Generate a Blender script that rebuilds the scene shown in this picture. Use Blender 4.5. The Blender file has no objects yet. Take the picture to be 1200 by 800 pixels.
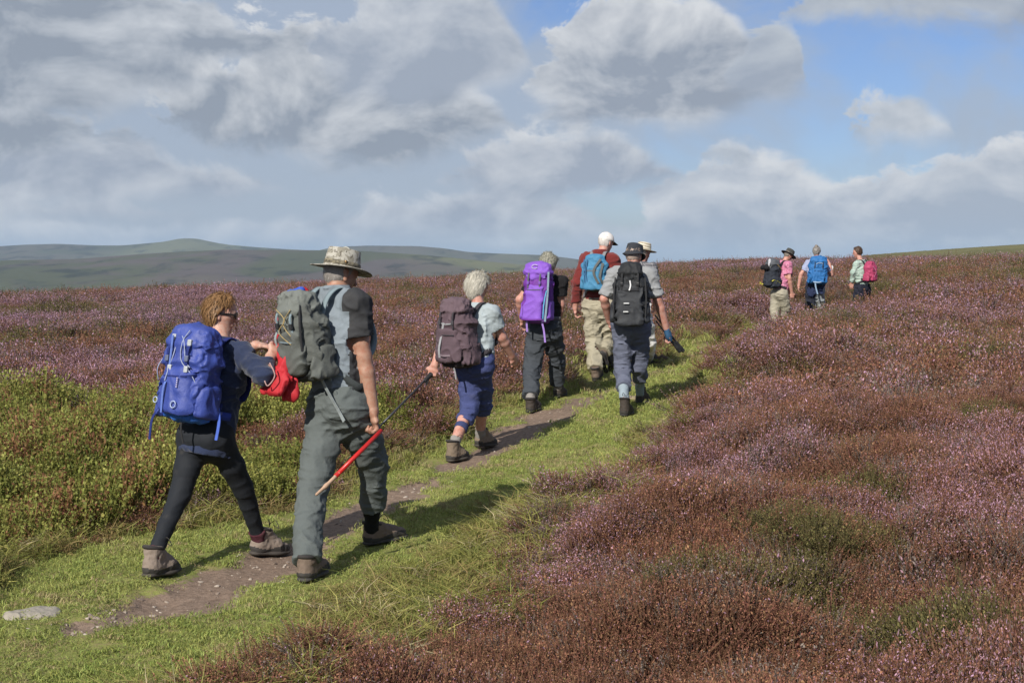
import bpy, math, random
import numpy as np
from mathutils import Vector

rad = math.radians
SC = bpy.context.scene
COL = SC.collection
random.seed(7)
RNG = np.random.default_rng(11)

# ------------------------------------------------------------------ camera, sky, sun, exposure
EYE = 1.75
F = 1667.0
PITCH = math.atan(90.0 / F)
cam = bpy.data.cameras.new('camera')
cam.lens = 50.0
cam.sensor_width = 36.0
cam.clip_start = 0.05
cam.clip_end = 30000
cam_ob = bpy.data.objects.new('camera', cam)
cam_ob.location = (0, 0, EYE)
cam_ob.rotation_euler = (rad(90) - PITCH, 0, 0)
COL.objects.link(cam_ob)
SC.camera = cam_ob

SUN_AZ = rad(25)        # light travels towards +Y, 25 degrees to the right
SUN_EL = rad(34)
sun = bpy.data.lights.new('sun', 'SUN')
sun.energy = 5.0
sun.angle = rad(0.55)
sun.color = (1.0, 0.955, 0.88)
sun_ob = bpy.data.objects.new('sun', sun)
_ld = Vector((math.sin(SUN_AZ) * math.cos(SUN_EL), math.cos(SUN_AZ) * math.cos(SUN_EL), -math.sin(SUN_EL)))
sun_ob.rotation_euler = _ld.to_track_quat('-Z', 'Y').to_euler()
sun_ob.location = (-20, -40, 40)
COL.objects.link(sun_ob)

SC.view_settings.view_transform = 'Standard'
SC.view_settings.look = 'None'
SC.view_settings.exposure = 0.15
SC.view_settings.gamma = 1.0
SC.view_settings.use_curve_mapping = False
SC.render.engine = 'CYCLES'
SC.cycles.use_denoising = True
SC.cycles.max_bounces = 5
SC.cycles.diffuse_bounces = 3
SC.cycles.glossy_bounces = 2
SC.cycles.transmission_bounces = 2
SC.cycles.volume_bounces = 0
SC.cycles.transparent_max_bounces = 6
SC.cycles.caustics_reflective = False
SC.cycles.caustics_refractive = False
SC.cycles.use_adaptive_sampling = True
SC.cycles.adaptive_threshold = 0.01


class NT:
    """small helper round a node tree"""
    def __init__(self, tree):
        self.t = tree
        self.n = tree.nodes
        self.l = tree.links

    def new(self, kind, **kw):
        nd = self.n.new(kind)
        for k, v in kw.items():
            setattr(nd, k, v)
        return nd

    def put(self, sock, v):
        if v is None:
            return
        if isinstance(v, bpy.types.NodeSocket):
            self.l.new(v, sock)
        else:
            if isinstance(v, (tuple, list)) and len(v) == 3 and sock.type == 'RGBA':
                v = tuple(v) + (1.0,)
            sock.default_value = v

    def m(self, op, a, b=None, c=None, clamp=False):
        nd = self.new('ShaderNodeMath', operation=op, use_clamp=clamp)
        self.put(nd.inputs[0], a)
        if b is not None:
            self.put(nd.inputs[1], b)
        if c is not None:
            self.put(nd.inputs[2], c)
        return nd.outputs[0]

    def mix(self, fac, a, b, blend='MIX'):
        nd = self.new('ShaderNodeMix', data_type='RGBA', blend_type=blend)
        self.put(nd.inputs[0], fac)
        self.put(nd.inputs[6], a)
        self.put(nd.inputs[7], b)
        return nd.outputs[2]

    def noise(self, vec, scale, detail=4, rough=0.5, dist=0.0, dims='3D'):
        nd = self.new('ShaderNodeTexNoise', noise_dimensions=dims)
        if vec is not None:
            self.l.new(vec, nd.inputs['Vector'])
        nd.inputs['Scale'].default_value = scale
        nd.inputs['Detail'].default_value = detail
        nd.inputs['Roughness'].default_value = rough
        nd.inputs['Distortion'].default_value = dist
        return nd.outputs[0]

    def step(self, x, lo, hi, a=0.0, b=1.0):
        nd = self.new('ShaderNodeMapRange', interpolation_type='SMOOTHSTEP')
        self.put(nd.inputs[0], x)
        nd.inputs[1].default_value = lo
        nd.inputs[2].default_value = hi
        nd.inputs[3].default_value = a
        nd.inputs[4].default_value = b
        return nd.outputs[0]

    def comb(self, x, y, z):
        nd = self.new('ShaderNodeCombineXYZ')
        self.put(nd.inputs[0], x)
        self.put(nd.inputs[1], y)
        self.put(nd.inputs[2], z)
        return nd.outputs[0]


world = bpy.data.worlds.new('World')
SC.world = world
world.use_nodes = True


def build_sky():
    t = world.node_tree
    t.nodes.clear()
    q = NT(t)
    out = q.new('ShaderNodeOutputWorld')
    bg = q.new('ShaderNodeBackground')
    bg.inputs['Strength'].default_value = 0.1
    sky = q.new('ShaderNodeTexSky', sky_type='NISHITA')
    sky.sun_disc = False
    sky.sun_elevation = SUN_EL
    sky.sun_rotation = math.pi + SUN_AZ
    sky.air_density = 1.0
    sky.dust_density = 0.6
    sky.ozone_density = 2.5
    tc = q.new('ShaderNodeTexCoord')
    sp = q.new('ShaderNodeSeparateXYZ')
    q.l.new(tc.outputs['Generated'], sp.inputs[0])
    X, Y, Z = sp.outputs
    az = q.m('ARCTAN2', X, Y)
    el = q.m('ARCSINE', Z)
    elc = q.m('MAXIMUM', el, 0.0)

    skyc = q.mix(1.0, sky.outputs[0], (0.60, 0.66, 0.88), 'MULTIPLY')
    flat = q.comb(az, q.m('MULTIPLY', el, 1.5), 0.0)

    def moved(sx, sy):
        va = q.new('ShaderNodeVectorMath', operation='ADD')
        q.l.new(flat, va.inputs[0])
        va.inputs[1].default_value = (sx, sy, 0)
        return va.outputs[0]

    def grain(sx, sy, scale, detail, rough=0.56):
        return q.noise(moved(sx, sy), scale, detail, rough, 0.25, '2D')
    # billows: brighter where they face the sun (up and to the left)
    g0 = grain(0.0, 0.0, 11.0, 8, 0.58)
    g1 = grain(0.009, -0.018, 11.0, 5, 0.55)
    puffs = q.m('SUBTRACT', g0, g1)
    soft = grain(4.1, 2.7, 7.0, 4)

    def cloud(col, i, base, top, x0, x1, amp, bright, dark, gap=0.0, w=0.0045):
        """one bank of cumulus lying between two heights over the horizon and two bearings; later banks are nearer"""
        eb, et = (310 - base) / F, (310 - top) / F
        n = q.m('SUBTRACT', grain(3.3 * i, 1.7 * i, 16.0, 9, 0.64), 0.5)
        lump = q.m('SUBTRACT', grain(2.1 * i + 5, 0.9 * i, 4.6, 3), 0.5)
        rise = q.m('ADD', q.m('MULTIPLY', n, amp / F * 3.6), q.m('MULTIPLY', lump, amp / F * 2.6))
        wide = q.m('ADD', az, q.m('ADD', q.m('MULTIPLY', lump, 0.10), q.m('MULTIPLY', n, 0.05)))
        r = q.m('DIVIDE', q.m('ABSOLUTE', q.m('SUBTRACT', wide, ((x0 + x1) / 2 - 600) / F)), (x1 - x0) / 2 / F)
        dome = q.m('POWER', q.m('MAXIMUM', q.m('SUBTRACT', 1.0, q.m('POWER', r, 2.0)), 0.0), 0.8)
        dt = q.m('SUBTRACT', q.m('ADD', q.m('ADD', rise, eb - 0.010), q.m('MULTIPLY', dome, et - eb + 0.010)), el)
        db = q.m('SUBTRACT', q.m('ADD', q.m('SUBTRACT', el, eb), q.m('MULTIPLY', rise, 0.45)), q.m('MULTIPLY', q.m('SUBTRACT', 1.0, dome), (et - eb) * 0.45))
        d = q.m('MINIMUM', dt, q.m('MULTIPLY', db, 0.55))
        if gap:
            d = q.m('SUBTRACT', d, q.m('MULTIPLY', q.step(lump, -0.02, -0.16), gap / F))
        al = q.step(d, -w, w * 1.6)
        up = q.step(q.m('DIVIDE', q.m('SUBTRACT', el, eb), max(et - eb, 1e-3)), -0.05, 1.0)
        rim = q.step(d, 0.0, 0.012, 0.22, 0.0)
        f = q.m('ADD', q.m('ADD', q.m('MULTIPLY', up, 0.66), rim), q.m('ADD', q.m('MULTIPLY', puffs, 2.6), q.m('MULTIPLY', q.m('SUBTRACT', soft, 0.5), 0.9)))
        f = q.m('ADD', f, q.m('MULTIPLY', n, 0.45), clamp=True)
        return q.mix(al, col, q.mix(f, dark, bright))
    W, G = (6.2, 6.4, 6.7), (2.8, 3.2, 3.9)
    W2, G2 = (5.6, 5.9, 6.35), (3.15, 3.6, 4.4)
    W3, G3 = (4.8, 5.2, 5.7), (2.65, 3.05, 3.7)
    # thin high veil, thicker to the left
    veil = q.m('MULTIPLY', q.step(q.m('ADD', grain(7.7, 3.1, 5.0, 6), q.m('MULTIPLY', q.step(az, 0.10, -0.12), 0.30)), 0.44, 0.70), 0.85)
    col = q.mix(veil, skyc, (3.6, 4.15, 5.0))
    col = cloud(col, 1, 312, 262, -3600, 4800, 16, W2, (3.3, 3.95, 4.9), gap=16)
    col = cloud(col, 2, 300, 178, 700, 1030, 24, W, (3.5, 4.0, 4.8))
    col = cloud(col, 3, 302, 138, 890, 1900, 26, W, (3.5, 4.0, 4.8))
    col = cloud(col, 4, 284, 226, 300, 790, 22, W2, G2)
    col = cloud(col, 14, 276, 205, -900, 380, 26, W2, G2)
    col = cloud(col, 5, 246, 160, -500, 430, 28, W2, G2)
    col = cloud(col, 6, 240, 140, 440, 830, 28, W, G2)
    col = cloud(col, 7, 176, 128, 990, 1125, 22, W2, (3.4, 3.9, 4.6))
    col = cloud(col, 15, 196, 168, 800, 880, 12, W2, (3.4, 3.9, 4.6))
    col = cloud(col, 8, 196, 40, 120, 640, 40, W, G3)
    col = cloud(col, 16, 206, 70, -900, 260, 40, W2, G3)
    col = cloud(col, 19, 150, 10, -420, 330, 34, W2, G3)
    col = cloud(col, 9, 156, -6, 590, 940, 30, W, G)
    col = cloud(col, 17, 128, -30, 330, 640, 34, W2, G2)
    col = cloud(col, 10, 118, -60, -700, 420, 40, W2, G3)
    col = cloud(col, 12, 72, -70, 850, 1900, 30, W3, G2)
    col = cloud(col, 18, 128, 40, 850, 960, 24, W3, G2)
    # broken cloud over the rest of the sky, out of the picture
    over = q.m('MULTIPLY', q.step(q.noise(tc.outputs['Generated'], 3.2, 5, 0.55), 0.44, 0.60), q.step(el, 0.22, 0.34))
    col = q.mix(over, col, (4.0, 4.4, 5.0))
    # pale air low over the horizon
    low = q.step(el, 0.0, 0.04, 0.35, 0.0)
    col = q.mix(low, col, (3.1, 4.0, 5.3))
    q.l.new(col, bg.inputs['Color'])
    q.l.new(bg.outputs[0], out.inputs[0])
    world.cycles.sampling_method = 'MANUAL'
    world.cycles.sample_map_resolution = 512


build_sky()


# ------------------------------------------------------------------ noise
def _hash(ix, iy, iz, seed):
    h = (ix.astype(np.int64) * 374761393 + iy.astype(np.int64) * 668265263 + iz.astype(np.int64) * 2147483647 + seed * 144665) & 0xFFFFFFFF
    h = ((h ^ (h >> 13)) * 1274126177) & 0xFFFFFFFF
    h = (h ^ (h >> 16)) & 0xFFFF
    return h.astype(np.float32) / 65535.0


def vnoise(x, y, z=None, seed=0):
    x = np.asarray(x, np.float64)
    y = np.asarray(y, np.float64)
    z = np.zeros_like(x) if z is None else np.asarray(z, np.float64)
    ix, iy, iz = np.floor(x), np.floor(y), np.floor(z)
    fx, fy, fz = x - ix, y - iy, z - iz
    fx, fy, fz = [f * f * (3 - 2 * f) for f in (fx, fy, fz)]
    o = 0
    for a in (0, 1):
        for b in (0, 1):
            for c in (0, 1):
                w = (fx if a else 1 - fx) * (fy if b else 1 - fy) * (fz if c else 1 - fz)
                o = o + w * _hash(ix + a, iy + b, iz + c, seed)
    return o


def fbm(x, y, octaves=4, seed=0, gain=0.5):
    s, amp, tot = 0, 1.0, 0
    for i in range(octaves):
        s = s + amp * vnoise(x * 2 ** i + 17.3 * i, y * 2 ** i - 9.1 * i, None, seed + i)
        tot += amp
        amp *= gain
    return s / tot


def sstep(a, b, x):
    t = np.clip((x - a) / (b - a), 0, 1)
    return t * t * (3 - 2 * t)


# ------------------------------------------------------------------ terrain heights
T_X = np.array([-400, 0, 300, 600, 850, 1000, 1200, 1600.0])
T_D = np.array([0, 5, 8, 12, 15, 18, 24, 30, 45, 70, 110, 150, 220, 400, 600, 1500, 9000.0])
T_Z = np.array([
    [0, 0, 0, 0, .02, .05, .05, .05],
    [0, 0, 0, 0, .02, .05, .08, .10],
    [0, 0, 0, .02, .08, .12, .15, .18],
    [-.02, 0, .03, .08, .19, .24, .28, .30],
    [-.02, .02, .09, .2, .28, .34, .38, .40],
    [-.02, .03, .14, .30, .38, .44, .48, .50],
    [-.08, .02, .17, .38, .45, .54, .62, .66],
    [-.12, -.04, .15, .38, .52, .68, .82, .90],
    [-.3, -.18, .06, .36, .62, .88, 1.10, 1.25],
    [-.6, -.5, -.05, .32, .88, 1.15, 1.35, 1.55],
    [-1.0, -.95, -.45, .32, 1.25, 1.55, 1.72, 1.95],
    [-3.0, -2.9, -1.8, .0, 1.42, 1.80, 2.10, 2.4],
    [-9, -8, -6, -3, 1.3, 2.35, 2.95, 3.4],
    [-24, -22, -17, -11, -1.5, 3.5, 6.9, 8.6],
    [-40, -38, -33, -27, -14, -3, 2, 4],
    [-60] * 8, [-60] * 8], float)


def _cr(p0, p1, p2, p3, t):
    # monotone-ish cubic through p1, p2
    m1 = 0.5 * (p2 - p0)
    m2 = 0.5 * (p3 - p1)
    lim = 1.5 * np.abs(p2 - p1) + 0.02
    m1 = np.clip(m1, -lim, lim)
    m2 = np.clip(m2, -lim, lim)
    t2, t3 = t * t, t * t * t
    return (2 * t3 - 3 * t2 + 1) * p1 + (t3 - 2 * t2 + t) * m1 + (-2 * t3 + 3 * t2) * p2 + (t3 - t2) * m2


def base_z(x, y):
    x = np.asarray(x, float)
    y = np.asarray(y, float)
    d = np.hypot(x, y)
    th = np.clip(np.arctan2(x, np.abs(y) + 1e-6), -0.54, 0.54)
    gx = np.interp(600 + F * np.tan(th), T_X, np.arange(len(T_X)))
    gd = np.interp(d, T_D, np.arange(len(T_D)))
    i = np.clip(np.floor(gd).astype(int), 0, len(T_D) - 2)
    j = np.clip(np.floor(gx).astype(int), 0, len(T_X) - 2)
    ti, tj = gd - i, gx - j
    rows = []
    for di in (-1, 0, 1, 2):
        ii = np.clip(i + di, 0, len(T_D) - 1)
        v = [T_Z[ii, np.clip(j + dj, 0, len(T_X) - 1)] for dj in (-1, 0, 1, 2)]
        rows.append(_cr(*v, tj))
    return _cr(*rows, ti)


def ray(px, py):
    cx, cy = (px - 600) / F, (400 - py) / F
    return np.array([cx, math.cos(PITCH) + cy * math.sin(PITCH), -math.sin(PITCH) + cy * math.cos(PITCH)])


def hit(px, py, zfun=None):
    """where the line of sight through a photo point meets the ground"""
    zfun = zfun or base_z
    r = ray(px, py)
    r = r / r[1]
    ys = np.concatenate([np.linspace(3, 60, 6000), np.linspace(60, 400, 3000)])
    z = EYE + r[2] * ys
    g = zfun(r[0] * ys, ys)
    k = np.argmax(z < g)
    return np.array([r[0] * ys[k], ys[k], g[k]])


def line_of(pts, up=0.0):
    w = np.array([hit(*p, zfun=lambda x, y: base_z(x, y) + up)[:2] for p in pts])
    return w[np.argsort(w[:, 1])]


LEFT_EDGE = line_of([(-150, 760), (0, 660), (130, 628), (330, 600), (420, 568), (480, 543), (560, 492), (600, 472),
                     (680, 450), (760, 427), (800, 404), (845, 390)])
RIGHT_EDGE = line_of([(0, 900), (60, 845), (170, 795), (330, 735), (450, 692), (520, 655), (580, 620), (620, 590), (700, 530),
                      (780, 470), (820, 432), (852, 402)], 0.26)
TRAIL = [((70, 748), -.15), ((125, 730), .14), ((185, 712), .30), ((262, 682), .19), ((330, 656), .21), ((400, 613), .21),
         ((470, 577), .20), ((525, 552), .22), ((600, 508), .23), ((645, 488), .27), ((700, 466), .24), ((745, 446), .10),
         ((800, 424), .10), ((845, 402), .0)]
TRAIL_P = np.array([list(hit(*p)[:2]) + [w] for p, w in TRAIL])


def edge_x(E, y):
    x = np.interp(y, E[:, 0 + 1], E[:, 0])
    return x


PATH_END = LEFT_EDGE[-1, 1]


def seg_dist(x, y, P):
    best = np.full(x.shape, 1e9)
    for a, b in zip(P[:-1], P[1:]):
        ab = b[:2] - a[:2]
        t = np.clip(((x - a[0]) * ab[0] + (y - a[1]) * ab[1]) / (ab @ ab), 0, 1)
        w = a[2] + (b[2] - a[2]) * t
        d = np.hypot(x - a[0] - ab[0] * t, y - a[1] - ab[1] * t) - w
        best = np.minimum(best, d)
    return best


FAR_TRAIL = np.array([[3.35, 22.0, .35], [4.4, 25.5, .40], [5.4, 29.3, .42], [6.6, 31.2, .3], [8.0, 33.0, .3], [11, 37, .3]])


def zones(x, y):
    """signed distances in metres: inside the turf strip, bare trail, and the green bilberry patch"""
    x = np.asarray(x, float)
    y = np.asarray(y, float)
    wob = (fbm(x * 1.1, y * 1.1, 3, 31) - .5) * 0.7 * np.clip(y / 10, .6, 1.4)
    xl, xr = edge_x(LEFT_EDGE, y), edge_x(RIGHT_EDGE, y)
    turf = np.minimum(x - xl, xr - x) * 0.93 + wob
    turf = np.where(y > PATH_END, turf - (y - PATH_END) * 0.9, turf)
    far = -seg_dist(x, y, FAR_TRAIL) + wob * .5
    turf = np.maximum(turf, far)
    trail = -seg_dist(x, y, TRAIL_P) + (fbm(x * 2.1, y * 2.1, 4, 71) - .5) * 0.46 + (fbm(x * .9, y * .9, 2, 73) - .5) * .35 - .02
    g = np.minimum((xl - x) + .3, 6.5 - (xl - x))
    g = np.minimum(g, (14.0 - y) * .8)
    g = np.minimum(g, (xl * 0 - 0.2 - x) * 1.0)
    trail = trail + (fbm(x * 8, y * 8, 2, 79) - .5) * .16
    green = g + (fbm(x * .8 + 5, y * .8, 4, 47) - .5) * 3.2 - 2.4 * sstep(-1.9, -.3, x)
    green = np.where(fbm(x * .85 + 40, y * .85, 3, 640) > .575, -1.0, green)
    return turf, trail, green


def lumps(x, y):
    n = fbm(x * 1.25, y * 1.25, 3, 5)
    n2 = fbm(x * 0.35, y * 0.35, 2, 9)
    return np.clip(n - .40, 0, 1) * .75 + (n2 - .5) * .25


def ground_z(x, y, zz=None):
    x = np.asarray(x, float)
    y = np.asarray(y, float)
    turf, trail, green = zones(x, y)
    tm = sstep(-.25, .25, turf)
    em = sstep(-.08, .10, trail) * tm
    near = 1 - sstep(250, 420, np.hypot(x, y))
    z = base_z(x, y)
    z = z - .24 * sstep(1.3, .2, seg_dist(x, y, FAR_TRAIL)) * sstep(27, 30.5, y)
    z = z + (1 - tm) * near * lumps(x, y) * .9
    z = z + tm * (fbm(x * 2.2, y * 2.2, 3, 15) - .5) * .05 - em * (.035 - (fbm(x * 7, y * 7, 2, 16) - .5) * .03)
    return z


def bushes(x, y, sp, seed):
    """which rounded bush a point belongs to: distance from its middle (1 at the gap between bushes) and three random numbers of that bush"""
    gx, gy = np.floor(x / sp), np.floor(y / sp)
    best = np.full(x.shape, 9.0)
    sec = np.full(x.shape, 9.0)
    bx, by = gx.copy(), gy.copy()
    zero = np.zeros_like(gx)
    for dx in (-1, 0, 1):
        for dy in (-1, 0, 1):
            cx, cy = gx + dx, gy + dy
            px_ = (cx + .15 + .7 * _hash(cx, cy, zero, seed)) * sp
            py_ = (cy + .15 + .7 * _hash(cx, cy, zero, seed + 1)) * sp
            w = .75 + .5 * _hash(cx, cy, zero, seed + 2)
            d = np.hypot(x - px_, y - py_) / sp / w
            m = d < best
            sec = np.where(m, best, np.minimum(sec, d))
            bx, by = np.where(m, cx, bx), np.where(m, cy, by)
            best = np.where(m, d, best)
    edge = best / np.maximum(.5 * (best + sec), 1e-3)
    return np.clip(edge, 0, 1), _hash(bx, by, zero, seed + 5), _hash(bx, by, zero, seed + 6), _hash(bx, by, zero, seed + 7)


def bloom_map(x, y):
    """0 rust brown heather out of flower, 1 full mauve flower; second value: olive green share"""
    d = np.hypot(x, y)
    n = fbm(x * .9, y * .9, 4, 101, .6)
    nb = fbm(x * .22 + 3, y * .22, 3, 111)
    nc = fbm(x * .07 + 30, y * .035, 3, 117)
    k = (n - .5) * (2.6 - 1.2 * sstep(20, 60, d)) + (nb - .5) * 1.9 + (nc - .5) * 2.4 * sstep(15, 50, d)
    far = sstep(12, 26, d)
    b = sstep(.12 - .46 * far, .95 - .45 * far, k)
    g = sstep(.10, .50, (fbm(x * .7 + 50, y * .7, 3, 131) - .5) * 2.0 + (fbm(x * .15, y * .11, 2, 137) - .5) * (1.2 + 1.6 * sstep(15, 40, d)))
    left = sstep(2, -6, x) * sstep(60, 14, d)
    g = np.clip(g * (.7 + .4 * left), 0, 1)
    return b, g


# ------------------------------------------------------------------ object helpers
def tag(o, label=None, cat=None, group=None, kind=None):
    if label:
        o['label'] = label
    if cat:
        o['category'] = cat
    if group:
        o['group'] = group
    if kind:
        o['kind'] = kind
    return o


def mesh_obj(name, verts, faces, mats=(), parent=None, smooth=True, face_mat=None):
    me = bpy.data.meshes.new(name)
    verts = np.asarray(verts, np.float32).reshape(-1, 3)
    if isinstance(faces, np.ndarray):
        nf, k = faces.shape
        me.vertices.add(len(verts))
        me.vertices.foreach_set('co', verts.ravel())
        me.loops.add(nf * k)
        me.loops.foreach_set('vertex_index', faces.astype(np.int32).ravel())
        me.polygons.add(nf)
        me.polygons.foreach_set('loop_start', np.arange(0, nf * k, k, dtype=np.int32))
        me.update(calc_edges=True)
    else:
        me.from_pydata([tuple(map(float, v)) for v in verts], [], faces)
        me.update()
    if smooth:
        me.polygons.foreach_set('use_smooth', np.ones(len(me.polygons), bool))
    for m in (mats if isinstance(mats, (list, tuple)) else [mats]):
        me.materials.append(m)
    if face_mat is not None:
        me.polygons.foreach_set('material_index', np.asarray(face_mat, np.int32))
    o = bpy.data.objects.new(name, me)
    COL.objects.link(o)
    if parent is not None:
        o.parent = parent
    return o


def attr(me, name, vals, kind='FLOAT', domain='POINT'):
    a = me.attributes.new(name, kind, domain)
    vals = np.asarray(vals)
    key = {'FLOAT': 'value', 'INT': 'value', 'FLOAT_VECTOR': 'vector', 'FLOAT_COLOR': 'color'}[kind]
    a.data.foreach_set(key, vals.astype(np.int32 if kind == 'INT' else np.float32).ravel())


def new_mat(name):
    m = bpy.data.materials.new(name)
    m.use_nodes = True
    m.node_tree.nodes.clear()
    q = NT(m.node_tree)
    out = q.new('ShaderNodeOutputMaterial')
    return m, q, out


# ------------------------------------------------------------------ ground material
def ground_material():
    m, q, out = new_mat('moorland_soil_and_turf')
    b = q.new('ShaderNodeBsdfPrincipled')
    b.inputs['Roughness'].default_value = .95
    b.inputs['Specular IOR Level'].default_value = .15
    geo = q.new('ShaderNodeNewGeometry')
    P = geo.outputs['Position']

    def at(n):
        return q.new('ShaderNodeAttribute', attribute_name=n).outputs['Fac']
    n1 = q.noise(P, 3.0, 6, .6)
    n2 = q.noise(P, 28.0, 5, .65)
    n3 = q.noise(P, 110.0, 3, .6)
    turfc = q.mix(q.step(n1, .35, .65), (.16, .19, .045), (.25, .255, .075))
    turfc = q.mix(q.step(n2, .4, .68), turfc, (.24, .20, .09))
    soil = q.mix(q.step(n2, .3, .7), (.16, .112, .082), (.265, .19, .142))
    soil = q.mix(q.step(n3, .6, .72), soil, (.33, .27, .22))
    peat = q.mix(q.step(n2, .35, .65), (.035, .022, .016), (.075, .045, .03))
    farh = q.mix(at('bloom'), (.13, .068, .05), (.23, .13, .165))
    farh = q.mix(at('olive'), farh, (.10, .10, .035))
    farh = q.mix(q.step(n1, .3, .7), farh, q.mix(.35, farh, (.05, .035, .03)))
    hill = q.mix(q.step(q.noise(P, .05, 5, .6), .35, .65), (.105, .10, .038), (.16, .145, .06))
    c = q.mix(at('farness'), peat, farh)
    c = q.mix(at('moorgrass'), c, hill)
    tm = q.m('ADD', at('turf'), q.m('MULTIPLY', q.m('SUBTRACT', n2, .5), .5), clamp=True)
    c = q.mix(q.step(tm, .3, .6), c, turfc)
    em = q.m('ADD', at('trail'), q.m('MULTIPLY', q.m('SUBTRACT', n2, .5), .9), clamp=True)
    c = q.mix(q.step(em, .35, .62), c, soil)
    q.l.new(c, b.inputs['Base Color'])
    bump = q.new('ShaderNodeBump')
    bump.inputs['Strength'].default_value = .55
    bump.inputs['Distance'].default_value = .02
    q.l.new(q.m('ADD', n2, q.m('MULTIPLY', n3, .5)), bump.inputs['Height'])
    q.l.new(bump.outputs[0], b.inputs['Normal'])
    q.l.new(b.outputs[0], out.inputs[0])
    return m


def build_ground():
    fine = np.linspace(rad(-31), rad(31), 620)
    coarse = np.linspace(rad(31), rad(329), 62)[1:-1]
    th = np.concatenate([fine, coarse])
    r = [0.6, 1.2, 2.0, 2.8]
    while r[-1] < 20:
        r.append(r[-1] * 1.0065 + .004)
    while r[-1] < 430:
        r.append(r[-1] * 1.02)
    while r[-1] < 9000:
        r.append(r[-1] * 1.18)
    r = np.array(r)
    R, T = np.meshgrid(r, th, indexing='ij')
    x, y = R * np.sin(T), R * np.cos(T)
    z = ground_z(x, y)
    nr, nt = R.shape
    v = np.stack([x, y, z], -1).reshape(-1, 3)
    v = np.vstack([v, [[0, 0, 0]]])
    i, j = np.meshgrid(np.arange(nr - 1), np.arange(nt), indexing='ij')
    j2 = (j + 1) % nt
    f = np.stack([i * nt + j, i * nt + j2, (i + 1) * nt + j2, (i + 1) * nt + j], -1).reshape(-1, 4)
    f = f[:, ::-1]
    c = len(v) - 1
    k = np.arange(nt)
    fan = np.stack([np.full(nt, c), k, (k + 1) % nt, (k + 1) % nt], -1)
    o = mesh_obj('ground', v, f, [ground_material()])
    me = o.data
    turf, trail, green = zones(v[:, 0], v[:, 1])
    b, g = bloom_map(v[:, 0], v[:, 1])
    d = np.hypot(v[:, 0], v[:, 1])
    attr(me, 'turf', sstep(-.15, .15, turf))
    attr(me, 'trail', sstep(-.12, .12, trail) * sstep(-.1, .2, turf))
    attr(me, 'bloom', b)
    attr(me, 'olive', g)
    attr(me, 'farness', sstep(30, 120, d))
    xs = 600 + F * v[:, 0] / np.maximum(v[:, 1], 1)
    attr(me, 'moorgrass', sstep(-25, 15, d + (fbm(v[:, 0] * .03, v[:, 1] * .03, 3, 7) - .5) * 50 - 190 + 75 * sstep(.12, .26, v[:, 0] / np.maximum(v[:, 1], 1))))
    tag(o, kind='structure')
    return o


build_ground()


# ------------------------------------------------------------------ far hills
def hill_material(name, a, b, c):
    m, q, out = new_mat(name)
    bs = q.new('ShaderNodeBsdfPrincipled')
    bs.inputs['Roughness'].default_value = 1
    bs.inputs['Specular IOR Level'].default_value = 0
    geo = q.new('ShaderNodeNewGeometry')
    mp = q.new('ShaderNodeMapping')
    mp.inputs['Scale'].default_value = (1, .45, 2.2)
    q.l.new(geo.outputs['Position'], mp.inputs[0])
    n1 = q.noise(mp.outputs[0], .0042, 7, .62, .6)
    n2 = q.noise(mp.outputs[0], .017, 5, .6)
    n3 = q.noise(mp.outputs[0], .0016, 3, .5)
    col = q.mix(q.step(n1, .45, .56), a, b)
    col = q.mix(q.step(n3, .45, .62), col, c)
    col = q.mix(q.m('MULTIPLY', q.step(n2, .50, .66), .75), col, (.022, .022, .015))
    q.l.new(col, bs.inputs['Base Color'])
    q.l.new(bs.outputs[0], out.inputs[0])
    return m


def build_hill(prof, r0, rc, r1, mat, seed):
    xs = np.array([p[0] for p in prof], float)
    ys = np.array([p[1] for p in prof], float)
    px = np.linspace(xs[0], xs[-1], 420)
    py = np.interp(px, xs, ys)
    ker = np.hanning(13)
    py = np.convolve(np.pad(py, 6, mode='edge'), ker / ker.sum(), mode='valid')
    th = np.arctan((px - 600) / F)
    crest = EYE + (310 - py) / F * rc * 1.0
    rr = np.concatenate([np.linspace(r0, rc, 70), np.linspace(rc, r1, 12)[1:]])
    R, T = np.meshgrid(rr, th, indexing='ij')
    C = np.broadcast_to(crest, R.shape)
    t = np.clip((R - r0) / (rc - r0), 0, 1)
    up = t ** 1.15
    dn = 1 - np.clip((R - rc) / (r1 - rc), 0, 1) ** 2
    x, y = R * np.sin(T) / np.cos(T) * np.cos(T), R * np.cos(T)
    n = fbm(x * .004 + seed, y * .004, 4, seed) - .5
    z = -62 + (C + 62) * np.where(R <= rc, up, dn) + n * 26 * np.sin(np.pi * np.clip(t, 0, 1)) * (R <= rc)
    nr, nt = R.shape
    v = np.stack([x, y, z], -1).reshape(-1, 3)
    i, j = np.meshgrid(np.arange(nr - 1), np.arange(nt - 1), indexing='ij')
    f = np.stack([i * nt + j, (i + 1) * nt + j, (i + 1) * nt + j + 1, i * nt + j + 1], -1).reshape(-1, 4)[:, ::-1]
    o = mesh_obj('hills', v, f, [mat])
    return tag(o, kind='structure')


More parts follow.
